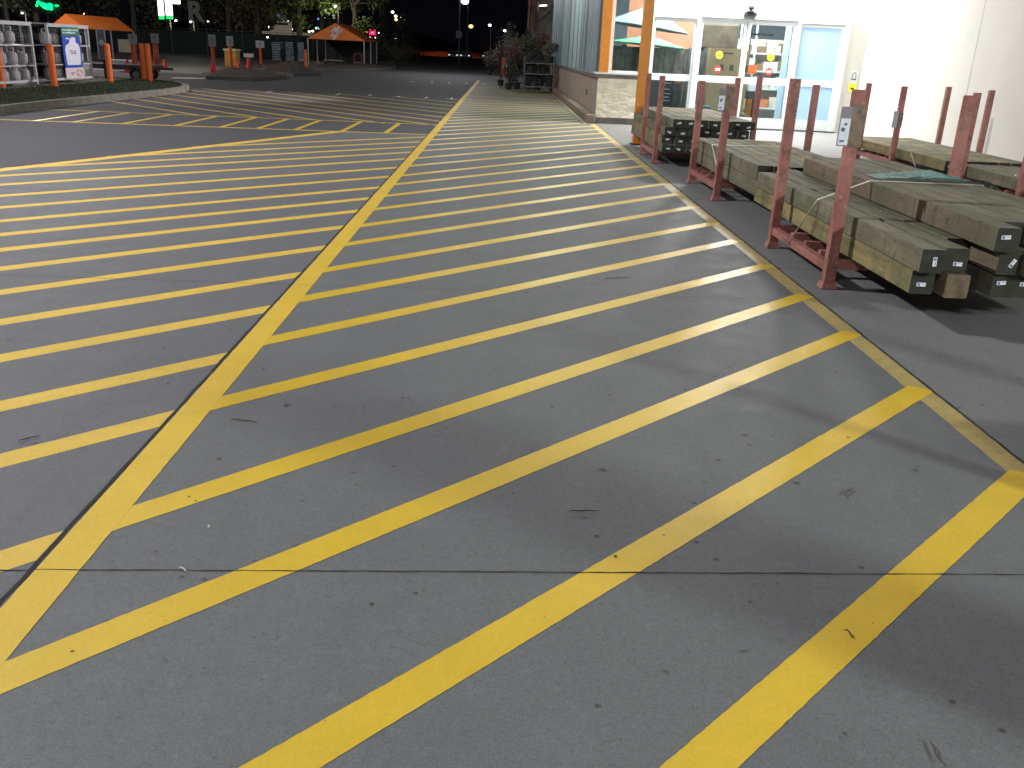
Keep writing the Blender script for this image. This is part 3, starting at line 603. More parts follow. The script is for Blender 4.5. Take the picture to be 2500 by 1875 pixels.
# ------------------------------------------------------------------ grass island and kerb on the left
edge = [(-9.05, 8), (-9.15, 12), (-9.25, 16.4), (-9.30, 18.5), (-9.25, 21), (-9.12, 24), (-9.05, 26.0), (-9.15, 27.6), (-9.6, 29.2), (-10.4, 30.6), (-11.4, 31.4), (-13, 31.8), (-30, 31.9)]
inn = [(x - .16 if i < 9 else x - .10, y - (.0 if i < 7 else .14)) for i, (x, y) in enumerate(edge)]
b = MB()
for i in range(len(edge) - 1):
    a0, a1, c0, c1 = edge[i], edge[i + 1], inn[i], inn[i + 1]
    vs = [(a0[0], a0[1], 0), (a1[0], a1[1], 0), (a1[0] - .02, a1[1], .15), (a0[0] - .02, a0[1], .15), (c0[0], c0[1], .152), (c1[0], c1[1], .152), (c0[0], c0[1], 0), (c1[0], c1[1], 0)]
    b.add(vs, [(0, 1, 2, 3), (3, 2, 5, 4), (4, 5, 7, 6)])
struct(b.build('island_kerb', M_kerb))
b = MB(); b.poly([(p[0], p[1]) for p in inn] + [(-30, 8)], .13); struct(b.build('island_soil', M_grass))
b = MB(); random.seed(5)
def gx(y):
    for i in range(len(inn) - 1):
        if inn[i][1] <= y <= inn[i + 1][1]:
            t_ = (y - inn[i][1]) / max(.001, inn[i + 1][1] - inn[i][1]); return inn[i][0] + t_ * (inn[i + 1][0] - inn[i][0])
    return -13
for _ in range(26000):
    y = random.uniform(14, 31); x = gx(y) - .02 - random.random() ** 1.2 * 3.0; a = random.uniform(0, PI); h = random.uniform(.02, .06); w = .008
    dx, dy = math.cos(a) * w, math.sin(a) * w; lx, ly = random.uniform(-.02, .02), random.uniform(-.02, .02)
    b.add([(x - dx, y - dy, .125), (x + dx, y + dy, .125), (x + lx, y + ly, .13 + h)], [(0, 1, 2)])
tag(b.build('grass', M_blade), 'short green grass on the kerbed island', 'grass', kind='stuff')
b = MB(); b.box(-14.6, -12.05, 14, 31, .10, .155); struct(b.build('cage_pad', M_kerb))
# bollards
def bollard(x, y, h, label):
    r = .085; b = MB(); b.tube([(x, y, .13), (x, y, h - .05), (x, y, h - .015), (x, y, h)], [r, r, r * .8, r * .4], 18)
    tag(b.build('bollard', M_orgb, org=(x, y, .13), smooth=False), label, 'bollard', 'orange bollards guarding the gas cages')
bollard(-11.70, 24.9, 1.19, 'orange bollard in front of the cage with the blue banner'); bollard(-11.75, 28.6, 1.22, 'orange bollard just right of the cage with the blue banner')
bollard(-11.15, 30.2, 1.26, 'tall orange bollard at the end of the grass island'); bollard(-11.75, 31.3, 1.25, 'orange bollard half hidden behind the one at the island end')
bollard(-12.28, 23.4, 1.10, 'orange bollard cut by the left picture edge')
# propane cages
M_cage = simple('pale_grey_cage_paint', (.50, .47, .52), .5, var=.1); M_cyl = simple('propane_cylinder_paint', (.48, .45, .48), .5, var=.2, scale=8); M_mesh = simple('cage_mesh_wire', (.16, .15, .17), .5)
def cage(y0, y1, label, x1=-12.2, d=.75, z0=.17, z1=1.66):
    q = thing('gas_cage', label, 'cage', (x1 - d / 2, (y0 + y1) / 2, z0), 'gas cylinder cages on the island'); x0 = x1 - d; f = .06
    b = MB()
    for x in (x0, x1 - f):
        b.box(x, x + f, y0, y0 + f, z0, z1).box(x, x + f, y1 - f, y1, z0, z1); b.box(x, x + f, y0 + f, y1 - f, z1 - f, z1).box(x, x + f, y0 + f, y1 - f, z0 + .06, z0 + .06 + f)
    b.build('frame', M_cage, q)
    for z in (z0 + .48, z0 + .97): MB().box(x0 + .01, x1 - .01, y0 + .05, y1 - .05, z - .03, z).build('shelf', M_cage, q)
    MB().box(x0 - .01, x1 + .01, y0 - .01, y1 + .01, z1 + .001, z1 + .03).build('lid', M_cage, q)
    MB().box(x0 + .005, x0 + .02, y0 + .06, y1 - .06, z0 + .1, z1 - .06).build('back_panel', M_dark, q)
    b = MB(); y = y0 + .1
    while y < y1 - .06: b.box(x1 - .035, x1 - .031, y, y + .004, z0 + .1, z1 - .06); y += .08
    z = z0 + .2
    while z < z1 - .1: b.box(x1 - .040, x1 - .036, y0 + .06, y1 - .06, z, z + .004); z += .08
    for x in (x0 + .12, x0 + .3, x0 + .5): b.box(x, x + .005, y1 - .035, y1 - .03, z0 + .1, z1 - .06); b.box(x, x + .005, y0 + .03, y0 + .035, z0 + .1, z1 - .06)
    b.build('mesh', M_mesh, q)
    return q
def cyl_proto():
    q = thing('gas_cylinder', '', 'cylinder', (0, 0, 0), 'gas cylinders in the cages')
    b = MB(); b.tube([(0, 0, .02), (0, 0, .05), (0, 0, .1), (0, 0, .24), (0, 0, .29), (0, 0, .325)], [.10, .135, .15, .15, .12, .05], 16); b.build('tank', M_cyl, q, smooth=True)
    MB().tube([(0, 0, .0), (0, 0, .05)], [.10, .10], 14).build('foot_ring', M_cyl, q)
    b = MB()
    for a in (0, 2.1, 4.2): b.bar((.085 * math.cos(a), .085 * math.sin(a), .29), (.085 * math.cos(a), .085 * math.sin(a), .40), .05, .008)
    b.tube([(0, 0, .395), (0, 0, .41)], [.10, .10], 14); b.build('collar', M_cyl, q)
    MB().tube([(0, 0, .32), (0, 0, .37)], [.02, .025], 8).build('valve', M_dark, q); return q
proto = cyl_proto(); used = [0]
def put_cyl(x, y, z, label):
    if not used[0]: proto.location = (x, y, z); proto['label'] = label; used[0] = 1
    else: dup(proto, (x, y, z), label)
cage(22.5, 25.10, 'open grey gas cage at the left edge of the picture'); cage(25.95, 28.5, 'grey gas cage carrying the blue banner')
rw = ['bottom', 'middle', 'top']; random.seed(11)
for ci, (ys, nm) in enumerate((([23.2, 23.75, 24.30, 24.82], 'left cage'), ([26.25, 26.7, 27.15, 27.6, 28.1], 'banner cage'))):
    for r_, z in enumerate((.235, .655, 1.145)):
        for k, y in enumerate(ys):
            if ci == 0 and r_ == 2 and k == 3: continue
            put_cyl(-12.42, y, z, 'grey gas cylinder on the %s shelf of the %s, %s from its near end' % (rw[r_], nm, ORD[k]))
# banner on the second cage
q = thing('banner', 'tall blue banner with a white gas cylinder picture and a green top band', 'banner', (-12.17, 27.1, .25), None)
c00 = PX(163, 208, -12.17); ya, yb, yc, yd = PX(147.7, 71.4, -12.17).y, PX(192, 71.4, -12.17).y, PX(163, 208, -12.17).y, PX(205, 208, -12.17).y
y0_, y1_ = (ya + yc) / 2, (yb + yd) / 2; X_ = -12.155
MB().box(X_ - .006, X_, y0_, y1_, .55, 1.38).build('blue_field', simple('banner_blue', (.02, .06, .45), .5, var=.15), q)
MB().box(X_ - .006, X_, y0_, y1_, 1.381, 1.62).build('green_band', simple('banner_green', (.03, .16, .13), .5, var=.1), q)
MB().box(X_ - .006, X_ + .003, y0_, y1_, .26, .549).build('white_band', simple('banner_pink_white', (.72, .58, .62), .5, var=.05), q)
b = MB(); ym = (y0_ + y1_) / 2; W_ = (y1_ - y0_)
prof = [(-.36, .62), (.38, .62), (.42, .72), (.44, 1.08), (.36, 1.18), (.22, 1.22), (.24, 1.34), (.05, 1.36), (-.10, 1.30), (-.14, 1.20), (-.34, 1.14), (-.40, 1.02)]
vs = [(X_ + .002, ym + p[0] * W_, p[1]) for p in prof]; b.add(vs, [tuple(range(len(vs)))]); b.build('cylinder_picture', simple('banner_white', (.74, .72, .84), .5, var=.06), q)
b = MB()
for y, z, w in ((-.16, .98, .18), (.08, .97, .12), (-.1, .92, .3)): b.box(X_ + .004, X_ + .006, ym + y * W_, ym + (y + w) * W_, z, z + .03)
for y, z, w in ((-.22, .40, .22), (-.20, .36, .12)): b.box(X_ + .004, X_ + .006, ym + y * W_, ym + (y + w) * W_, z, z + .022)
b.build('dark_print', M_ink, q)
b = MB()
for z, w in ((1.52, .82), (1.45, .66)):
    y = -.42
    while y < -.42 + w: b.box(X_ + .001, X_ + .003, ym + y * W_, ym + (y + .045) * W_, z, z + .036 + .01 * (int(y * 100) % 2)); y += .058
for y, z in ((-.3, 1.30),): b.box(X_ + .001, X_ + .003, ym + y * W_, ym + (y + .2) * W_, z, z + .035)
b.build('white_print', simple('pale_print', (.6, .72, .7), .5), q)
b = MB(); cc = (X_ + .006, ym + .26 * W_, .40); pts = [(cc[0], cc[1] + .16 * W_ * math.cos(2 * PI * k / 16), cc[2] + .085 * math.sin(2 * PI * k / 16)) for k in range(17)]
b.tube(pts, .011, 6); b.bar((cc[0], cc[1] - .11 * W_, cc[2] - .06), (cc[0], cc[1] + .11 * W_, cc[2] + .06), .012, .012); b.build('red_ring', simple('red_ring', (.55, .12, .1), .5), q)
# framed notice frame behind the second bollard
p_ = PY(236, 73, 30.5); q_ = PY(259, 123, 30.5)
q = thing('framed_notice', 'narrow pale framed notice behind the second orange bollard', 'sign', ((p_.x + q_.x) / 2, 30.5, .13))
x0, x1, z0, z1 = p_.x, q_.x, .75, 1.60
MB().box(x0, x1, 30.5, 30.52, z0, z1).build('notice', simple('notice_grey', (.12, .10, .14), .6), q)
f = .03; O_ = [(x0 - f, z0 - f), (x1 + f, z0 - f), (x1 + f, z1 + f), (x0 - f, z1 + f)]; N_ = [(x0, z0), (x1, z0), (x1, z1), (x0, z1)]
b = MB(); b.add([(x, y, z) for y in (30.48, 30.495) for x, z in O_ + N_], [f_ for k in range(4) for f_ in ((k, (k + 1) % 4, 4 + (k + 1) % 4, 4 + k), (8 + k, 12 + k, 12 + (k + 1) % 4, 8 + (k + 1) % 4), (k, 8 + k, 8 + (k + 1) % 4, (k + 1) % 4), (4 + k, 4 + (k + 1) % 4, 12 + (k + 1) % 4, 12 + k))]); b.build('frame', M_cage, q)
MB().ball(((x0 + x1) / 2, 30.49, 1.22), .09, 10, M_cyl, (1, .1, 1)).build('round_emblem', None, q); MB().box((x0 + x1) / 2 - .03, (x0 + x1) / 2 + .03, 30.52, 30.56, .13, z0).build('stand', M_dark, q)
# small utility trailer
q = thing('utility_trailer', 'small dark trailer with one pale wheel behind the orange bollards', 'trailer', (-13.1, 33.5, 0))
MB().box(-14.1, -12.1, 32.8, 34.2, .36, .52).build('bed', simple('trailer_grey', (.06, .06, .07), .5), q)
for y in (32.75, 34.25):
    o = MB().tube([(-12.55, y - .06, .22), (-12.55, y + .06, .22)], .21, 18).build('wheel', M_blk, q); sub(o, MB().tube([(-12.55, y - .075, .22), (-12.55, y - .061, .22)], .11, 12), 'rim', simple('dull_rim', (.2, .2, .2), .5))
MB().box(-12.25, -11.55, 33.45, 33.55, .38, .46).build('drawbar', M_dark, q)
# beige board
p_ = PY(289, 113, 44); q_ = PY(324, 141, 44)
q = thing('plywood_board', 'beige rectangular board standing between the bollards', 'board', ((p_.x + q_.x) / 2, 44, 0))
MB().box(p_.x, q_.x, 44, 44.04, .72, 1.28).build('panel', simple('beige_board', (.42, .38, .27), .8, var=.06), q); 
for x in (p_.x + .05, q_.x - .09): MB().box(x, x + .04, 44.05, 44.09, 0, 1.2).build('leg', M_dark, q)
q = thing('white_block_barrier', 'low pale block behind the red cones and bollards', 'barrier', (-17, 43, 0)); MB().box(-17.7, -16.4, 42.8, 43.2, .0, .42).build('block', simple('pale_block', (.42, .40, .40), .8), q, bevel=.03); MB().box(-17.7, -16.4, 42.78, 42.799, .02, .08).build('foot_strip', M_kerb, q)  # darker strip along the foot of the block
# signs on red posts, cones
M_red = simple('red_orange_post', (.48, .06, .02), .5); M_cone = simple('red_cone', (.72, .03, .03), .45); M_sg = simple('sign_grey', (.27, .27, .28), .5, var=.15, scale=12)
def signpost(px, pyb, pyt, pys, w, label, post=M_red, r=.08):
    g0 = G(px, pyb); t0 = PY(px - (pyb - pys) * .12, pyt, g0.y); zt = t0.z; zs = PY(px, pys, g0.y).z
    q = thing('sign_post', label, 'sign', (g0.x, g0.y, 0), 'parking signs on red posts')
    MB().tube([(g0.x, g0.y, 0), (g0.x, g0.y, zt)], r, 12).build('post', post, q)
    if zs > zt:
        o = MB().box(g0.x - w / 2, g0.x + w / 2, g0.y - .02, g0.y, zt + .02, zs).build('sign_plate', M_sg, q)
        sub(o, MB().box(g0.x - w * .18, g0.x + w * .18, g0.y - .03, g0.y - .021, zt + .5 * (zs - zt), zt + .75 * (zs - zt)).box(g0.x - w * .08, g0.x + w * .08, g0.y - .03, g0.y - .021, zt + .22 * (zs - zt), zt + .42 * (zs - zt)), 'symbol', M_ink)
        MB().box(g0.x - .02, g0.x + .02, g0.y + .001, g0.y + .03, zt - .05, zs - .02).build('upright', M_dark, q)
s = 4.424
signpost(1470 / s, 800 / s, 478 / s, 370 / s, .34, 'grey sign on a dark red post right of the beige board', r=.11)
signpost(1705 / s, 780 / s, 470 / s, 362 / s, .34, 'grey sign on a dark red post right of the orange bollards', r=.11)
signpost(450 + 325 / s, 800 / s, 505 / s, 375 / s, .32, 'grey sign on a bright red post in front of the dark fence')
signpost(450 + 512 / s, 785 / s, 500 / s, 392 / s, .32, 'grey sign on an orange post beside the tan crate', simple('orange_red_post', (.62, .14, .02), .5))
signpost(450 + 830 / s, 725 / s, 520 / s, 440 / s, .50, 'wide grey sign on a red post left of the wrapped pallets')
signpost(450 + 1315 / s, 745 / s, 535 / s, 540 / s, .3, 'plain red post beside the left leg of the orange tent', simple('orange_red_post', (.62, .14, .02), .5))
def cone(px, pyb, pyt, label, wide=1.0):
    g0 = G(px, pyb); h = PY(px, pyt, g0.y).z; q = thing('traffic_cone', label, 'cone', (g0.x, g0.y, 0), 'red traffic cones'); r = .17 * wide
    MB().tube([(g0.x, g0.y, .035), (g0.x, g0.y, h * .5), (g0.x, g0.y, h)], [r, r * .55, r * .2], 14).build('cone_body', M_cone, q)
    MB().box(g0.x - r * 1.35, g0.x + r * 1.35, g0.y - r * 1.35, g0.y + r * 1.35, 0, .034).build('base', M_blk, q)
cone(450 + 320 / s, 835 / s, 650 / s, 'red cone standing against the foot of the bright red post', 1.3); cone(450 + 700 / s, 790 / s, 620 / s, 'largest red cone, right of the tan crate', 1.1)
cone(450 + 590 / s, 770 / s, 658 / s, 'slim red cone between the tan crate and the largest cone', .8); cone(1385 / s, 782 / s, 640 / s, 'red cone in front of the pale block', 1.1); cone(1782 / s, 745 / s, 645 / s, 'dark red cone right of the orange bollards', .9)
g0 = G(450 + 500 / s, 725 / s); q = thing('plywood_crate', 'tan plywood crate behind the orange sign post', 'crate', (g0.x, g0.y, 0))
a = PY(450 + 430 / s, 545 / s, g0.y); c_ = PY(450 + 555 / s, 545 / s, g0.y)
MB().box(a.x, c_.x, g0.y, g0.y + .8, .05, a.z).build('crate_body', simple('tan_plywood', (.40, .20, .05), .8), q); MB().box(a.x - .05, c_.x + .05, g0.y - .05, g0.y + .85, a.z + .002, a.z + .10).build('lid', simple('pale_lid', (.5, .44, .33), .8), q)
q = thing('white_barrier', 'small pale barrier board behind the largest red cone', 'barrier', (-16, 60, 0)); a = PY(450 + 640 / s, 575 / s, 56); c_ = PY(450 + 745 / s, 620 / s, 56)
MB().box(a.x, c_.x, 56, 56.1, c_.z, a.z).build('board', simple('pale_block', (.42, .40, .40), .8), q)
for x in (a.x + .1, c_.x - .2): MB().box(x, x + .08, 56.02, 56.1, 0, c_.z).build('leg', M_dark, q)
# kerbed planting islands with dark mounds
M_mulch = simple('dark_mulch', (.045, .03, .022), .95, var=.5, scale=8, bump=.8); M_bush = simple('dry_ground_cover', (.10, .085, .06), .9, var=.5)
def mound(pts, label, h=.35, cx=None):
    n = len(pts); mx = sum(p[0] for p in pts) / n; my = sum(p[1] for p in pts) / n
    o = MB().prism(pts, 0, .15).build('island_kerb', M_cap); struct(o)
    b = MB(); rings = 7; vs = []; m = 28
    for i in range(rings + 1):
        t_ = i / rings
        for k in range(m):
            a = 2 * PI * k / m; f = k / m * n; i0 = int(f) % n; i1 = (i0 + 1) % n; w_ = f - int(f)
            ex = pts[i0][0] * (1 - w_) + pts[i1][0] * w_; ey = pts[i0][1] * (1 - w_) + pts[i1][1] * w_
            rr = 1 - t_; z = .15 + h * (1 - rr ** 2) * random.uniform(.8, 1.1) * (1 if i else 0)
            vs.append((mx + (ex - mx) * rr * .9, my + (ey - my) * rr * .9, z))
    b.add(vs, [(i * m + k, i * m + (k + 1) % m, (i + 1) * m + (k + 1) % m, (i + 1) * m + k) for i in range(rings) for k in range(m)])
    tag(b.build('mulch_mound', M_mulch, org=(mx, my, .15)), label, 'mound', 'dark mounds on the far islands')
    return mx, my
def leaves(b, c, r, n, size, sq=(1, 1, 1), flat=.4):
    for _ in range(n):
        a = random.uniform(0, 2 * PI); u = random.uniform(-1, 1); rr = r * random.random() ** .45; s_ = math.sqrt(1 - u * u)
        p = Vector((c[0] + rr * s_ * math.cos(a) * sq[0], c[1] + rr * s_ * math.sin(a) * sq[1], c[2] + rr * u * sq[2]))
        d1 = Vector((random.gauss(0, 1), random.gauss(0, 1), random.gauss(0, 1))).normalized(); d2 = d1.cross(Vector((random.gauss(0, 1), random.gauss(0, 1), random.gauss(0, 1)))).normalized()
        L = size * random.uniform(.6, 1.4); b.add([p - d1 * L * .5, p + d2 * L * .28, p + d1 * L * .5, p - d2 * L * .28], [(0, 1, 2, 3)])
mx, my = mound([(-9.3, 41.1), (-9.6, 36.8), (-11.4, 36.6), (-12.6, 40), (-12.2, 44), (-10.3, 43)], 'low dark mound on the island between the cones and the drive', .22)
mound([(-9.0, 46.5), (-9.6, 43.8), (-11.6, 45), (-12.4, 52), (-10.5, 52)], 'taller dark mound in front of the orange tent', .42)
mound([(-8.2, 58), (-9.8, 52.5), (-11.5, 56), (-12.5, 74), (-8.5, 76), (-7.4, 66)], 'long low mound beside the orange tent', .12)
# wrapped pallets
M_wrapf = simple('shrink_wrapped_load', (.20, .25, .34), .25, .2, var=.5, scale=7, spec=.8)
for i, (xa, xb) in enumerate(((932, 1045), (1082, 1188), (1215, 1300))):
    a = PY(450 + xa / s, 452 / s, 74); c_ = PY(450 + xb / s, 640 / s, 74)
    q = thing('wrapped_pallet', 'shiny blue grey wrapped pallet stack, %s of the three left of the orange tent' % ('leftmost', 'middle', 'rightmost')[i], 'pallet', ((a.x + c_.x) / 2, 74.5, 0), 'wrapped pallets by the fence')
    zt = a.z; b = MB(); z = .14; 
    while z < zt: b.box(a.x + random.uniform(0, .08), c_.x - random.uniform(0, .08), 74 + random.uniform(0, .1), 75.2, z, min(z + .15, zt)); z += .17
    b.build('stacked_bags', M_wrapf, q, bevel=.03); b = MB(); b.box(a.x, c_.x, 74, 75.2, .09, .135)
    for x in (a.x, (a.x + c_.x) / 2 - .05, c_.x - .1): b.box(x, x + .1, 74, 75.2, 0, .088)
    b.build('pallet', M_fence[0], q)
# orange tents
def tent(x0, x1, y0, y1, ze, za, label, grp, emblem=False):
    q = thing('gable_tent', label, 'tent', ((x0 + x1) / 2, (y0 + y1) / 2, 0), grp); xm = (x0 + x1) / 2; h = .03
    b = MB()
    for (xa, za_, xb, zb) in ((x0, ze, xm, za), (xm, za, x1, ze)):
        b.add([(xa, y0, za_), (xb, y0, zb), (xb, y1, zb), (xa, y1, za_), (xa, y0, za_ - h), (xb, y0, zb - h), (xb, y1, zb - h), (xa, y1, za_ - h)], [(3, 2, 1, 0), (4, 5, 6, 7), (0, 1, 5, 4), (2, 3, 7, 6), (1, 2, 6, 5), (3, 0, 4, 7)])
    b.build('roof', M_orgt, q)
    for y in (y0 + .002, y1 - .03):
        b = MB(); b.add([(x0 + .01, y, ze - h), (x1 - .01, y, ze - h), (xm, y, za - h), (x0 + .01, y + .02, ze - h), (x1 - .01, y + .02, ze - h), (xm, y + .02, za - h)], [(0, 1, 2), (5, 4, 3), (0, 3, 4, 1)]); b.build('gable_panel', M_orgt, q)
    for x in (x0 + .04, x1 - .04):
        for y in (y0 + .05, (y0 + y1) / 2, y1 - .05): MB().tube([(x, y, 0), (x, y, ze - .03)], .045, 8).build('leg', M_cage, q)
    return q, xm
yT = 70; a = PY(450 + 1325 / s, 405 / s, yT); c_ = PY(450 + 1945 / s, 440 / s, yT); ap = PY(450 + 1640 / s, 250 / s, yT)
q, xm = tent(a.x, c_.x, yT, yT + 7, (a.z + c_.z) / 2 - .02, ap.z, 'orange gable tent with a white slanted emblem at the end of the lane', 'orange gable tents', True)
MB().box(a.x + .1, c_.x - .1, yT + 6.8, yT + 6.85, .02, (a.z + c_.z) / 2 - .1).build('dark_backing', M_blk, q)  # added black sheet standing in for the shade inside the tent
MW = simple('emblem_white', (.85, .82, .84), .6); zt = (a.z + c_.z) / 2
MB().box(xm - .42, xm + .42, yT - .012, yT - .001, zt + .08, zt + .88).build('emblem_square', simple('emblem_orange', (.72, .16, .02), .6, var=.03), q)
for i, (w_, sz) in enumerate((('THE', .26), ('HOME', .34), ('DEPOT', .32))):
    d = (1 - i) * .19; M_ = Matrix.Translation((xm - q.location.x - d * .72, yT - .02 - q.location.y, zt + .48 + d * .72)) @ Matrix.Rotation(PI / 2, 4, 'X') @ Matrix.Rotation(math.radians(45), 4, 'Z')
    text(w_, sz, MW, q, M_, 'emblem_lettering', .006)
yT1 = 52; ap1 = PY(160, 33, yT1); r1 = PY(208, 68, yT1); 
hw = r1.x - ap1.x
tent(ap1.x - hw, r1.x, yT1, yT1 * 1.13, r1.z - .03, ap1.z, 'orange tent roof rising behind the gas cages on the left', 'orange gable tents')
# things under the far tent
q = thing('lumber_cart', 'low cart with a pale plank under the orange tent', 'cart', (-13, 72, 0)); MB().box(-13.4, -12.0, 71.6, 72.4, .28, .36).build('deck', simple('pale_plank', (.35, .28, .22), .8), q)
for x in (-13.3, -12.1): MB().tube([(x, 71.7, .12), (x, 71.8, .12)], .12, 12).build('wheel', M_blk, q); MB().box(x - .03, x + .03, 71.72, 71.78, .13, .28).build('fork', M_dark, q)
q = thing('orange_cart', 'dark orange framed cart near the right leg of the orange tent', 'cart', (-11, 72, 0)); b = MB()
for p, r_ in (((-11.2, 72, .1), (-11.2, 72, .85)), ((-10.65, 72, .1), (-10.65, 72, .85)), ((-11.2, 72, .85), (-10.65, 72, .85)), ((-11.2, 72, .22), (-10.65, 72, .22))): b.bar(p, r_, .04, .04)
b.build('frame', simple('cart_orange', (.35, .07, .02), .6), q); MB().box(-11.25, -10.6, 71.9, 72.6, .2, .28).build('deck', simple('cart_deck', (.25, .12, .08), .6), q)
# fence with green screen
q = thing('screened_fence', 'long dark fence with a green windscreen behind the signs', 'fence', (-28, 88, 0)); MB().box(-75, -11.5, 88, 88.03, .01, 2.05).build('windscreen', simple('dark_green_screen', (.02, .038, .034), .8, var=.25, scale=.5), q)
x = -75
while x < -11.4: MB().tube([(x, 87.95, 0), (x, 87.95, 2.25)], .035, 8).build('post', M_kerb, q); x += 3.2
MB().tube([(-75, 87.95, 2.2), (-11.5, 87.95, 2.2)], .025, 6).build('top_rail', M_kerb, q)
# ------------------------------------------------------------------ garden stock at the far end of the wall
M_pl = [simple('dark_foliage', (.045, .05, .03), .7, var=.5), simple('reddish_foliage', (.09, .04, .035), .7, var=.5), simple('grey_foliage', (.11, .10, .08), .7, var=.5)]
def plant_rack(x0, x1, y0, y1, zs, label):
    q = thing('plant_rack', label, 'rack', ((x0 + x1) / 2, (y0 + y1) / 2, 0), 'plant display racks by the wall')
    for x in (x0, x1):
        for y in (y0, y1): MB().tube([(x, y, .02), (x, y, max(zs) + .25)], .025, 8).build('post', simple('galvanised', (.10, .115, .13), .5, .4), q)
    for z in zs: MB().box(x0 - .03, x1 + .03, y0 - .03, y1 + .03, z - .03, z).build('shelf', simple('galvanised', (.10, .115, .13), .5, .4), q)
def potted(x, y, z, r, h, m, label):
    q = thing('potted_shrub', label, 'plant', (x, y, z), 'potted plants at the end of the wall'); MB().tube([(x, y, z), (x, y, z + .26)], [.12, .16], 12).build('pot', M_blk, q)
    b = MB(); 
    for _ in range(5): leaves(b, (x + random.uniform(-r, r) * .4, y + random.uniform(-r, r) * .4, z + .28 + h * random.uniform(.3, .8)), r * .6, 150, .09, (1, 1, h / r * .5))
    b.build('foliage', M_pl[m], q)
    b = MB()
    for k in range(4): a = k * 1.6; b.tube([(x, y, z + .24), (x + .5 * r * math.cos(a), y + .5 * r * math.sin(a), z + .3 + h * .6)], [.012, .005], 5)
    b.build('stem', M_twig, q)
random.seed(31)
plant_rack(.85, 2.0, 37.6, 39.0, (.25, .72, 1.12), 'grey plant rack against the end of the beige wall')
plant_rack(.3, 1.5, 41.5, 43, (.25, .75), 'second plant rack behind the first one by the wall')
desc = ['low', 'spiky', 'broad', 'thin', 'round', 'leaning', 'tall', 'bushy']
pl = [(1.05, 38.1, 1.13, .40, .7, 0), (1.45, 38.6, 1.13, .45, .8, 1), (1.85, 38.2, 1.13, .35, .55, 2), (1.1, 38.0, .73, .22, .2, 1), (1.6, 38.0, .73, .22, .2, 0), (1.0, 38.0, .26, .25, .25, 0), (1.5, 38.1, .26, .25, .25, 0), (1.85, 37.9, .26, .2, .2, 2),
      (.6, 40.2, .01, .5, 1.5, 1), (.25, 39.6, .01, .45, .9, 0), (.45, 42, .76, .5, 1.2, 2), (1.0, 42.2, .76, .55, 1.4, 0), (1.45, 41.8, .76, .5, 1.1, 2), (-.1, 44, .01, .6, 1.6, 1), (.5, 45, .01, .7, 1.9, 2), (1.5, 40.5, .01, .5, 1.6, 0)]
where = ['on top of the wall end rack, nearest the walkway', 'on top of the wall end rack, in the middle', 'on top of the wall end rack, against the wall', 'on the middle shelf of the wall end rack, walkway side', 'on the middle shelf of the wall end rack, wall side', 'on the lowest shelf of the wall end rack, walkway side', 'on the lowest shelf of the wall end rack, in the middle', 'on the lowest shelf of the wall end rack, wall side', 'on the ground left of the wall end rack', 'on the ground, closest to the walkway line', 'on the second rack, walkway side', 'in the middle of the second rack', 'on the second rack, wall side', 'on the ground beyond the second rack, walkway side', 'on the ground furthest along the wall', 'on the ground between the two racks']
for (x, y, z, r, h, m), w_ in zip(pl, where): potted(x, y, z, r, h, m, '%s potted shrub %s' % (['dark', 'reddish', 'greyish'][m], w_))
for i, (x, y, r, h, m) in enumerate(((-.9, 62, .8, 1.4, 0), (-.1, 61, .8, 1.8, 2), (.8, 60, .8, 2.0, 0), (.1, 65, .9, 2.9, 2))):
    potted(x, y, .01, r, h, m, 'far %s shrub in the group beyond the wall, %s from the left' % (['dark', 'reddish', 'greyish'][m], ORD[i]))
g0 = G(1150 + 575 / 6.636, 1215 / 6.636); q = thing('sign_stake', 'thin white stake standing in front of the far shrubs', 'stake', (g0.x, g0.y, 0)); MB().tube([(g0.x, g0.y, 0), (g0.x, g0.y, .75)], .04, 8).build('stake', M_cage, q); MB().ball((g0.x, g0.y, .82), .07, 8, M_cage).build('knob', None, q)
g0 = (.02, 40.6); q = thing('red_banner', 'narrow red banner standing left of the plant rack', 'banner', (g0[0], g0[1], 0)); MB().box(g0[0] - .09, g0[0] + .06, g0[1], g0[1] + .02, .45, 1.25).build('cloth', simple('banner_red', (.35, .07, .04), .7), q); MB().tube([(g0[0] - .1, g0[1], 0), (g0[0] - .1, g0[1], 1.28)], .02, 6).build('pole', M_dark, q)
# rolled curtain and shade roof at the garden yard gate
a = PY(1150 + 910 / 6.636, 530 / 6.636, 48); c_ = PY(1150 + 1090 / 6.636, 530 / 6.636, 48)
q = thing('hanging_curtain', 'pinkish gathered curtain hanging at the far end of the cladding', 'curtain', ((a.x + c_.x) / 2, 48, a.z)); b = MB(); n = 14
vs = []
for i in range(9):
    z = a.z + (6.5 - a.z) * i / 8; sh = .035 * (z - a.z)
    for k in range(n + 1): x = a.x - .05 + (c_.x - a.x) * k / n + sh; vs.append((x, 48 + .12 * math.sin(k * 1.9 + .2 * i), z + (.12 * math.sin(k * 1.3) if i == 0 else 0)))
m = n + 1; b.add(vs, [(i * m + k, i * m + k + 1, (i + 1) * m + k + 1, (i + 1) * m + k) for i in range(8) for k in range(n)]); b.build('cloth', simple('pinkish_cloth', (.27, .15, .125), .8, var=.5, scale=1.5), q)
MB().tube([(a.x - .2, 48, 6.5), (c_.x + .5, 48, 6.5)], .05, 8).build('rail', M_dark, q)
q = thing('garden_yard_gate', 'dim grey gate panel with a slanting roof beam beyond the cladding', 'gate', (1.7, 49, 0)); MB().box(1.35, 3.0, 49.5, 49.6, 1.4, 7).build('panel', simple('dim_panel', (.20, .18, .165), .8, var=.1), q); MB().box(1.2, 3.0, 49.4, 49.48, .0, 1.39).build('lower_panel', M_dark, q)
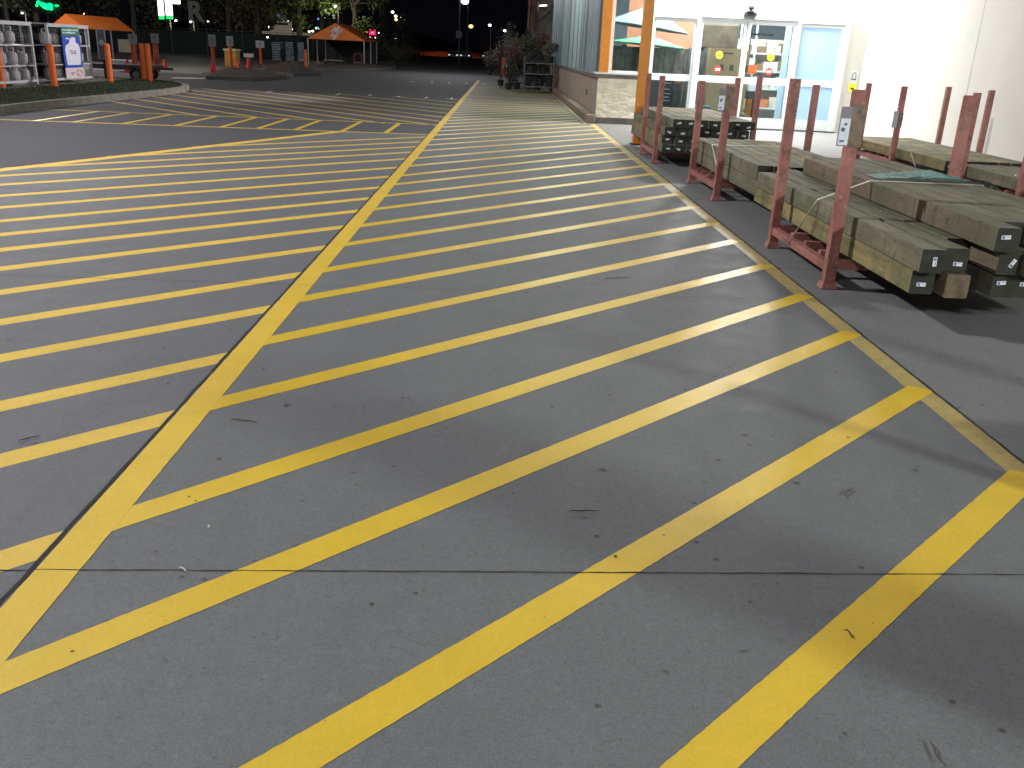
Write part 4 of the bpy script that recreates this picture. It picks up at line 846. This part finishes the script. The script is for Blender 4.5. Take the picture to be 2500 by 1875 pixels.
u0 = PY(1150 + 1110 / 6.636, 290 / 6.636, 48.5); u1 = PY(1150 + 1420 / 6.636, 5 / 6.636, 48.5); MB().bar(u0, u1 + (u1 - u0) * .3, .12, .14).build('roof_beam', M_dark, q)
q = thing('strip_lamp', 'short bright strip lamp under the far roof beam', 'lamp', (1.7, 47.5, 3.9)); l0 = PY(1318, 14, 48); l1 = PY(1335, 13, 48); MB().bar(l0, l1, .10, .05).build('tube', glow('strip_glow', (1, .93, .85), 6), q); MB().bar(l0 + Vector((0, .05, .06)), l1 + Vector((0, .05, .06)), .14, .05).build('housing', M_dark, q)
# ------------------------------------------------------------------ trees
M_bark = simple('bark', (.06, .05, .04), .9); M_leaf = [simple('leaf_green', (.075, .11, .025), .7, var=.4), simple('leaf_dull', (.06, .045, .025), .7, var=.4), simple('leaf_dark', (.03, .04, .025), .7, var=.4)]
def tree(x, y, h, r, m, label, n=34, kind='round'):
    q = thing('pine_tree' if kind == 'cone' else 'broadleaf_tree', label, 'tree', (x, y, 0), 'trees beyond the fence'); b = MB()
    b.tube([(x, y, 0), (x + .1, y, h * .35), (x - .05, y, h * .8)], [.028 * h, .02 * h, .006 * h], 8)
    b2 = MB()
    for k in range(n):
        if kind == 'cone': t_ = k / n; zz = h * (.12 + .85 * t_); rr = r * (1 - t_) * .75; a = k * 2.4; c = (x + rr * math.cos(a), y + rr * math.sin(a), zz); cr = r * (1 - t_) * .5 + .15
        else:
            a = random.uniform(0, 2 * PI); u = random.uniform(-.9, 1); rr = r * random.uniform(.35, .95) * math.sqrt(1 - u * u * .8); c = (x + rr * math.cos(a), y + rr * math.sin(a), h * .58 + u * h * .38); cr = r * random.uniform(.22, .42)
            if k % 4 == 0: b.tube([(x, y, h * .35 + .1 * h * random.random()), ((x + c[0]) / 2, (y + c[1]) / 2, (h * .45 + c[2]) / 2), c], [.01 * h, .006 * h, .002 * h], 5)
        leaves(b2, c, cr, 110, .022 * h + .08, (1, 1, .8))
    b.build('trunk', M_bark, q); b2.build('crown', M_leaf[m], q)
random.seed(77)
def at(px, Y): return PY(px, 100, Y).x
tr = [(20, 100, 13, 4.5, 1, 'dark reddish tree at the far left edge beyond the fence'), (95, 96, 11, 4, 2, 'dark tree behind the green lit sign'), (200, 102, 13, 5, 1, 'dull tree directly behind the left orange tent'), (330, 98, 12, 4.5, 2, 'dark tree left of the tall white lit sign'), (470, 104, 13, 5, 2, 'dark tree right of the tall white lit sign'), (560, 100, 12, 5, 1, 'reddish brown tree between the pale letter sign and the lit house'), (630, 98, 13, 3.6, 1, 'slim dull tree left of the lit house front'),
      (730, 97, 12, 3.0, 0, 'green lit tree left of the lit square sign'), (785, 101, 11, 2.6, 1, 'dim brown green tree touching the green lit one'), (865, 96, 12, 3.4, 0, 'green lit tree right of the orange tent top')]
for px, Y, h, r, m, lb in tr: tree(at(px, Y), Y, h, r, m, lb)
for px, Y, h, r, lb in ((938, 92, 5.6, 1.1, 'slim dark conifer right of the orange tent'), (985, 96, 5.0, 1.6, 'short dark conifer near the far drive'), (1000, 120, 4.2, 2.4, 'low dark conifer at the end of the left kerb')): tree(at(px, Y), Y, h, r, 2, lb, 24, 'cone')
# hedges at the end of the left kerb
for i, (px, Y, r, h) in enumerate(((930, 84, 1.2, 1.3), (965, 88, 1.0, 1.7), (990, 92, 1.1, 1.5), (1010, 100, 1.2, 1.4))):
    x = at(px, Y); b = MB()
    for _ in range(8): leaves(b, (x + random.uniform(-r, r) * .7, Y + random.uniform(-.5, .5), h * random.uniform(.3, .75)), h * .4, 120, .14)
    tag(b.build('hedge_bush', M_pl[2] if i in (1, 2) else M_pl[0], org=(x, Y, 0)), '%s bush in the far row right of the orange tent, %s from the left' % (('dark', 'paler', 'paler', 'dark')[i], ORD[i]), 'bush', 'bushes right of the tent')
# far bank lit orange
b = MB(); n = 60; vs = []
for i in range(n + 1):
    x = -26 + 36 * i / n; vs += [(x, 196 + i * .6, 0), (x, 200 + i * .6, .75 + .15 * math.sin(i * .7)), (x, 212 + i * .6, .9)]
b.add(vs, [(i * 3 + j, (i + 1) * 3 + j, (i + 1) * 3 + j + 1, i * 3 + j + 1) for i in range(n) for j in range(2)]); struct(b.build('far_bank', simple('red_mulch', (.24, .07, .03), .95, var=.4, scale=2)))
b = MB(); hr = []; 
for i in range(81):
    x = -260 + 420 * i / 80; hr.append((x, 5.5 + 2.5 * math.sin(i * .37) + 1.6 * math.sin(i * .9)))
for i in range(80): b.add([(hr[i][0], 420, 0), (hr[i + 1][0], 420, 0), (hr[i + 1][0], 424, hr[i + 1][1]), (hr[i][0], 424, hr[i][1]), (hr[i + 1][0], 460, 0), (hr[i][0], 460, 0)], [(0, 1, 2, 3), (3, 2, 4, 5)])
struct(b.build('far_hills', simple('night_hill', (.012, .011, .010), 1)))
# far building with a purple sign
a = PY(659, 58, 140); c_ = PY(698, 58, 140); tp = PY(680, 26, 140)
q = thing('lit_house', 'pale lit building front with a small purple sign among the trees', 'building', ((a.x + c_.x) / 2, 140, 0)); x0, x1 = a.x, c_.x; zb = a.z; zt = tp.z; xm = (x0 + x1) / 2
b = MB(); b.box(x0, x1, 140, 144, 0, zb + .5); b.add([(x0, 140, zb + .5), (x1, 140, zb + .5), (x1 - .5, 140, zt - .6), (x1 - .2, 140, zt), (xm + .3, 140, zt - .7), (xm - .3, 140, zt - .5), (x0 + .3, 140, zt + .2), (x0 + .6, 140, zt - .7), (x0, 141, zb + .5), (x1, 141, zb + .5)], [(0, 1, 2, 3, 4, 5, 6, 7)])
b.build('wall', simple('glowing_render', (.45, .38, .32), .8, var=.1, emit=((.5, .42, .34), .22)), q); MB().box(xm - .1, xm + .35, 139.9, 139.98, zb + .9, zb + 1.35).build('purple_sign', glow('purple_glow', (.18, .12, .8), 1.0), q); MB().box(x0 - .3, x1 + .3, 139.7, 139.95, zb - .1, zb + .2).build('cornice', M_dark, q)  # wall glows faintly by itself in place of lamps lighting it
q = thing('long_low_building', 'long low building with a row of small lights behind the fence', 'building', (-30, 150, 0)); a = PY(640, 74, 150); c_ = PY(775, 80, 150); MB().box(a.x, c_.x, 150, 160, 0, a.z).build('wall', simple('dim_wall', (.12, .10, .08), .8), q); MB().box(a.x, c_.x, 149.8, 149.98, a.z - .45, a.z - .1).build('lit_fascia', glow('fascia_glow', (.5, .40, .28), .30), q)
# lit signs
def gsign(px, py, w, h, Y, mat, label, name='lit_sign', cat='sign'):
    c = PY(px, py, Y); q = thing(name, label, cat, (c.x, Y, 0)); x0, x1 = PY(px - w / 2, py, Y).x, PY(px + w / 2, py, Y).x; z0, z1 = PY(px, py + h / 2, Y).z, PY(px, py - h / 2, Y).z
    MB().box(x0, x1, Y, Y + .12, z0, z1).build('lit_face', mat, q, bevel=min(.25, (x1 - x0) * .3)); MB().box(x0 - .04, x1 + .04, Y + .13, Y + .25, z0 - .04, z1 + .04).build('housing', M_dark, q); MB().box(c.x - .06, c.x + .06, Y + .26, Y + .36, 0, z1).build('pole', M_dark, q); return q
gsign(799, 40, 15, 15, 150, glow('cool_white_glow', (.75, 1, .9), 2.5), 'square white lit sign left of the tall lamp pole'); gsign(815, 41, 4.5, 9, 150, glow('teal_glow', (.4, .8, .65), 1.2), 'narrow teal lit sign on the right of the square white one')
gsign(776, 45, 7, 6, 150, glow('blue_glow', (.15, .3, .95), 1.6), 'small blue lit sign left of the square white one'); gsign(784, 46, 6, 7, 151, glow('blue_glow', (.15, .3, .95), 1.6), 'second small blue lit sign touching the first'); gsign(778, 69, 17, 5, 150, glow('pale_green_glow', (.6, .95, .75), 1.6), 'flat pale green lit sign above the left tent slope'); gsign(738, 68.5, 10, 4, 150, glow('green_dim', (.05, .18, .08), .8), 'dim green sign below the lit tree')
q = gsign(909, 78.5, 15, 14, 150, glow('magenta_glow', (.85, .01, .12), 1.8), 'magenta square lit sign right of the orange tent'); c = PY(909, 78.5, 149.9); MB().ball((c.x, 149.93, c.z), .2, 12, glow('pink_glow', (1, .25, .45), 1.8), (1, .2, 1)).build('centre_disc', None, q)
q = thing('tall_lit_sign', 'tall white lit sign of two bars with green lower ends', 'sign', (at(410, 90), 90, 0))
for x0p, x1p, yb, yt in ((388, 400, 47, -14), (406, 421, 46, -14)):
    a = PY(x0p, yb, 90); c_ = PY(x1p, yb, 90); z1 = PY(x0p, yt, 90).z; zg = PY(x0p, yb - 9, 90).z
    MB().box(a.x, c_.x, 90, 90.2, zg, z1).build('white_bar', glow('white_sign_glow', (.95, 1, .88), 3), q); MB().box(a.x, c_.x, 90, 90.2, a.z, zg - .01).build('green_end', glow('green_sign_glow', (.02, .6, .16), 1.6), q)
a = PY(421, 9, 90); c_ = PY(438, 0, 90); MB().box(a.x + .02, c_.x, 90, 90.2, a.z, c_.z + .5).build('side_arm', glow('white_sign_glow', (.95, 1, .88), 3), q); MB().box(PY(386, 5, 90).x, PY(389.8, 5, 90).x, 90.0, 90.2, PY(386, 10, 90).z, PY(386, -5, 90).z).build('blue_edge', glow('blue_sign_edge', (.1, .2, .9), 2), q); MB().box(PY(399, 5, 90).x, PY(408, 5, 90).x, 90.3, 90.6, 0, PY(399, -14, 90).z).build('pylon', M_dark, q)
q = thing('green_neon_sign', 'bright green lit script sign at the upper left', 'sign', (at(110, 90), 90, 0)); b = MB()
for px, py, r_ in ((94, 6, .28), (90, 13, .2), (104, 11, .34), (110, 15, .40), (115, 19, .3), (122, 14, .38), (124, 20, .3), (137, 14, .18), (141, 14, .14)): c = PY(px, py, 90); b.ball((c.x, 90, c.z), r_ * .7, 10, None, (1, .3, .9))
b.build('glyphs', glow('green_neon', (.0, 1, .22), 2.2), q); c = PY(113, 16, 90.3); MB().box(c.x - 1.3, c.x + 1.3, 90.25, 90.35, c.z - .6, c.z + .7).build('backing', M_dark, q); MB().box(c.x - .1, c.x + .1, 90.4, 90.5, 0, c.z).build('pole', M_dark, q)
q = thing('letter_sign', 'dim grey letter R sign between the dark trees', 'sign', (at(480, 90), 90, 0)); c = PY(476, 30, 89.8); text('R', 2.3, glow('dim_letter', (.32, .34, .31), .09), q, Matrix.Translation((c.x - q.location.x, -.2, c.z)) @ Matrix.Rotation(PI / 2, 4, 'X'), 'letter', .03); MB().box(c.x - .08, c.x + .08, 90.1, 90.3, 0, c.z + 1).build('pole', M_dark, q)
# far lamps
def lamp(px, py, Y, r, mat, label, pole=True, power=0, col=(1, 1, 1), grp='distant lamps'):
    c = PY(px, py, Y); q = thing('street_lamp', label, 'lamp', (c.x, Y, 0), grp)
    MB().ball((c.x, Y, c.z), r, 10, mat, (1.15, 1, .85)).build('bulb', None, q, smooth=True)
    o = MB().tube([(c.x + .25, Y + .1, 0), (c.x + .25, Y + .1, c.z + .1)], .05, 6).bar((c.x + .25, Y + .1, c.z + r + .06), (c.x - .2, Y + .1, c.z + r + .10), .12, .06).build('pole', M_blk, q)
    if power:
        l = bpy.data.lights.new('lamp_light', 'POINT'); l.energy = power; l.color = col; l.shadow_soft_size = .3; lo = bpy.data.objects.new('lamp_light', l); COL.objects.link(lo); lo.location = (c.x, Y - (17 if power > 1000 else .6), c.z - r - .35 + (1.5 if power > 1000 else 0))
W = glow('lamp_white', (1, .98, .95), 7); A_ = glow('lamp_amber', (1, .62, .18), 4); C_ = glow('lamp_cream', (1, .85, .62), 4)
lamp(1135, 3, 75, .26, W, 'largest white street lamp at the top beside its tall pole', power=1300, grp='tall lamps along the far drive')
lamps = [(958.4, 29.5, 200, W, 'white lamp highest in the cluster right of the tent'), (966, 39.5, 200, W, 'white lamp second highest in the right cluster'), (980.5, 43, 200, W, 'white lamp furthest right in the cluster'), (967, 48, 200, A_, 'amber lamp below the white ones in the cluster'), (989, 51, 200, A_, 'amber lamp lowest right in the cluster'),
         (1195.7, 61.5, 200, W, 'white lamp above the far bank, right of the amber one'), (1232, 75, 200, W, 'white lamp furthest right before the shrubs'), (818.5, 15, 94, W, 'white lamp on the pole above the orange tent'),
         (925.5, 80, 150, W, 'white lamp touching the magenta sign'), (903, 91, 150, C_, 'cream lamp below the magenta sign, left one'), (917, 91.5, 150, C_, 'cream lamp below the magenta sign, right one'), (896, 77, 150, glow('lamp_orange', (1, .35, .03), 1.5), 'orange lamp left of the magenta sign'),
         (54, 32, 91, C_, 'cream lamp below the green script sign on the left'), (465.5, 53, 92, W, 'round white lamp under the dim letter sign'), (508.5, 53.5, 120, W, 'small white lamp right of the round one above the fence'), (429, 50, 120, W, 'tiny white lamp right of the tall white sign'), (631, 59.5, 120, W, 'white lamp left of the lit building front'), (657, 66, 148, C_, 'cream light below the left corner of the lit building'), (677, 68.5, 148, C_, 'cream light below the lit building, middle'), (701.5, 69, 148, C_, 'cream light right of the lit building'), (711.5, 71.5, 148, C_, 'cream light second right of the lit building'), (704, 53, 148, W, 'white light at the right edge of the lit building'), (755, 77, 148, C_, 'cream light above the left eave of the tent'), (763.5, 76, 148, C_, 'cream light touching the left slope of the tent'), (653, 91, 86, W, 'small white light on the fence above the wrapped pallets'), (966, 94, 150, W, 'small white light among the far bushes'), (985, 85, 150, C_, 'small pinkish light among the far bushes'), (205, 33.5, 120, W, 'white light just above the left tent ridge')]
for px, py, Y, m_, lb in lamps: lamp(px, py, Y, Y * (2.6 if py < 80 else 2.0) / 2298 * (1.15 if Y >= 200 else 1), m_, lb, power={818.5: 420, 54: 380, 465.5: 380}.get(px, 0), col=(1, .93, .7))
lamp(1149.8, 64.5, 190, .38, A_, 'amber lamp lighting the far bank', grp='tall lamps along the far drive')
l = bpy.data.lights.new('bank_light', 'SPOT'); l.energy = 10000; l.color = (1, .33, .08); l.spot_size = 2.2; l.spot_blend = .6; lo = bpy.data.objects.new('bank_light', l); COL.objects.link(lo); lo.location = (-9, 191, 3.9); lo.rotation_euler = (math.radians(88), 0, 0)
q = thing('lamp_pole', 'tall dark pole rising above the orange tent', 'pole', (at(813, 149), 149, 0)); MB().tube([(at(813, 149), 149, 0), (at(812, 149), 149, 16)], .12, 8).build('shaft', simple('grey_pole', (.2, .2, .2), .6), q); MB().box(at(813, 149) - .25, at(813, 149) + .25, 148.8, 149.3, 0, .5).build('footing', M_kerb, q)
q = thing('lamp_pole', 'tall dark pole on the far drive left of the largest lamp', 'pole', (at(1120, 75), 75.5, 0)); xp = at(1122, 75.5); MB().tube([(xp, 75.5, 0), (xp - .05, 75.5, 7)], .07, 8).build('shaft', M_blk, q); a = PY(1120, 84, 75.3); MB().box(a.x - .22, a.x + .22, 75.3, 75.33, a.z - .25, a.z + .25).build('small_sign', simple('dim_sign', (.06, .06, .06), .7), q)
# parked cars far off
M_car = simple('dark_car_paint', (.05, .05, .055), .25, .3)
def car(px, Y, label):
    x = at(px, Y); q = thing('parked_car', label, 'car', (x, Y, 0), 'cars parked at the far end')
    MB().box(x - .9, x + .9, Y, Y + 4.4, .28, .85).build('body', M_car, q, bevel=.12); MB().box(x - .72, x + .72, Y + 1.3, Y + 3.4, .851, 1.4).build('cabin', M_car, q, bevel=.15); MB().box(x - .62, x + .62, Y + 1.27, Y + 1.295, .92, 1.3).build('windscreen', simple('car_glass', (.05, .06, .07), .1), q)
    for sx in (-1, 1):
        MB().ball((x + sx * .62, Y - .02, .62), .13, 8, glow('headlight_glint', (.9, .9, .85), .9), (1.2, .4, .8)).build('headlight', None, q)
        for yy_ in (Y + .8, Y + 3.5): MB().tube([(x + sx * .80, yy_, .32), (x + sx * .93, yy_, .32)], .32, 14).build('wheel', M_blk, q)
car(1107, 150, 'leftmost dark car parked at the far end of the drive'); car(1136, 150, 'middle dark car parked at the far end, left of the amber lamp glow'); car(1190, 165, 'rightmost dark car parked at the far end below the white lamps')
# ------------------------------------------------------------------ lamps that light the place, a few of them added
def fixture(name, label, loc, kind, power, color, size=.3, aim=None, spot=None, cat='lamp', geo='pole', sizey=None):
    q = thing(name, label, cat, (loc[0], loc[1], 0 if geo == 'pole' else loc[2])); x, y, z = loc
    if geo == 'pole':
        MB().tube([(x, y + .35, 0), (x, y + .35, z + .1)], .09, 10).build('pole', M_dark, q); MB().box(x - .3, x + .3, y - .25, y + .45, z + .06, z + .16).build('head', M_dark, q); MB().box(x - .25, x + .25, y - .2, y + .2, z + .035, z + .058).build('lens', glow('fixture_glow', (1, .97, .92), 12), q)
    else:
        MB().box(x - size / 2 - .04, x + size / 2 + .04, y - (sizey or size) / 2 - .04, y + (sizey or size) / 2 + .04, z + .03, z + .10).build('housing', M_dark, q); MB().box(x - size / 2, x + size / 2, y - (sizey or size) / 2, y + (sizey or size) / 2, z + .012, z + .028).build('lens', glow('fixture_glow', (1, .97, .92), 12), q)
    l = bpy.data.lights.new(name + '_light', kind); l.energy = power; l.color = color
    if kind == 'AREA': l.shape = 'RECTANGLE'; l.size = size; l.size_y = sizey or size
    else: l.shadow_soft_size = size
    if spot: l.spot_size = math.radians(spot); l.spot_blend = .6
    lo = bpy.data.objects.new(name + '_light', l); COL.objects.link(lo); lo.location = (x, y, z)
    if aim is not None: lo.rotation_euler = (Vector(aim) - Vector(loc)).to_track_quat('-Z', 'Y').to_euler()
fixture('parking_lamp', 'tall parking lot lamp out on the left', (-12.5, 8.6, 11.0), 'POINT', 14500, (.95, .94, .99), .12)
fixture('parking_lamp', 'tall parking lot lamp behind the photographer', (-6, -12, 9.0), 'POINT', 5600, (.95, .97, 1), .5)
fixture('wall_lamp', 'lamp on the white side wall behind the photographer', (8.1, -3.4, 4.4), 'POINT', 3600, (.93, 1, .97), .36, geo='ceiling')
fixture('wall_lamp', 'lamp on the white wall high above the glass doors', (5.7, 21.75, 3.75), 'AREA', 950, (1, .99, .94), 1.0, (5.4, 19.3, 0), geo='ceiling', sizey=.35)
fixture('ceiling_lamp', 'lamp on the shop ceiling behind the doors', (5.4, 23.6, 3.88), 'AREA', 330, (1, .98, .95), 4.0, (5.4, 23.9, 0), geo='ceiling', sizey=.8)
fixture('ceiling_lamp', 'added fill lamp on the shop ceiling further inside', (6.2, 25.0, 3.88), 'AREA', 160, (1, .98, .95), 1.0, (6.2, 25.4, 0), geo='ceiling', sizey=.8)  # added lamp that lifts the back of the shop
fixture('wall_lamp', 'wall lamp on the grey cladding nearer the corner', (1.9, 27, 5.4), 'POINT', 1300, (.90, 1, .84), .15, geo='ceiling')
fixture('wall_lamp', 'wall lamp on the grey cladding further along', (1.9, 39, 5.4), 'POINT', 200, (.88, 1, .86), .15, geo='ceiling')
fixture('parking_lamp', 'tall pale lamp pole behind the left gas cage', (-22.6, 44, 9.0), 'POINT', 8500, (1, .94, .86), .3)
fixture('wall_lamp', 'added floodlight at the grey cladding brightening the gas cages', (1.85, 31, 5.8), 'SPOT', 9000, (1, .97, .97), .2, (-12.5, 24.5, 0), 42, geo='ceiling')  # added spot that brightens the cages, banner and drive bars
fixture('wall_lamp', 'added lamp head whitening the wall above the doors', (4.6, 21.8, 3.85), 'AREA', 260, (1, .99, .95), .8, (4.8, 22.3, 2.0), geo='ceiling', sizey=.2)  # added area light that whitens the top of the door wall
fixture('wall_lamp', 'lamp head washing the white side wall', (7.7, 20.6, 4.3), 'AREA', 170, (1, .98, .93), .5, (8.4, 19.8, 2.0), geo='ceiling', sizey=.2)
w = bpy.data.worlds.new('World'); sc.world = w; w.use_nodes = True; bg = w.node_tree.nodes['Background']
bg.inputs[0].default_value = (.0013, .0013, .0028, 1); bg.inputs[1].default_value = 1.0
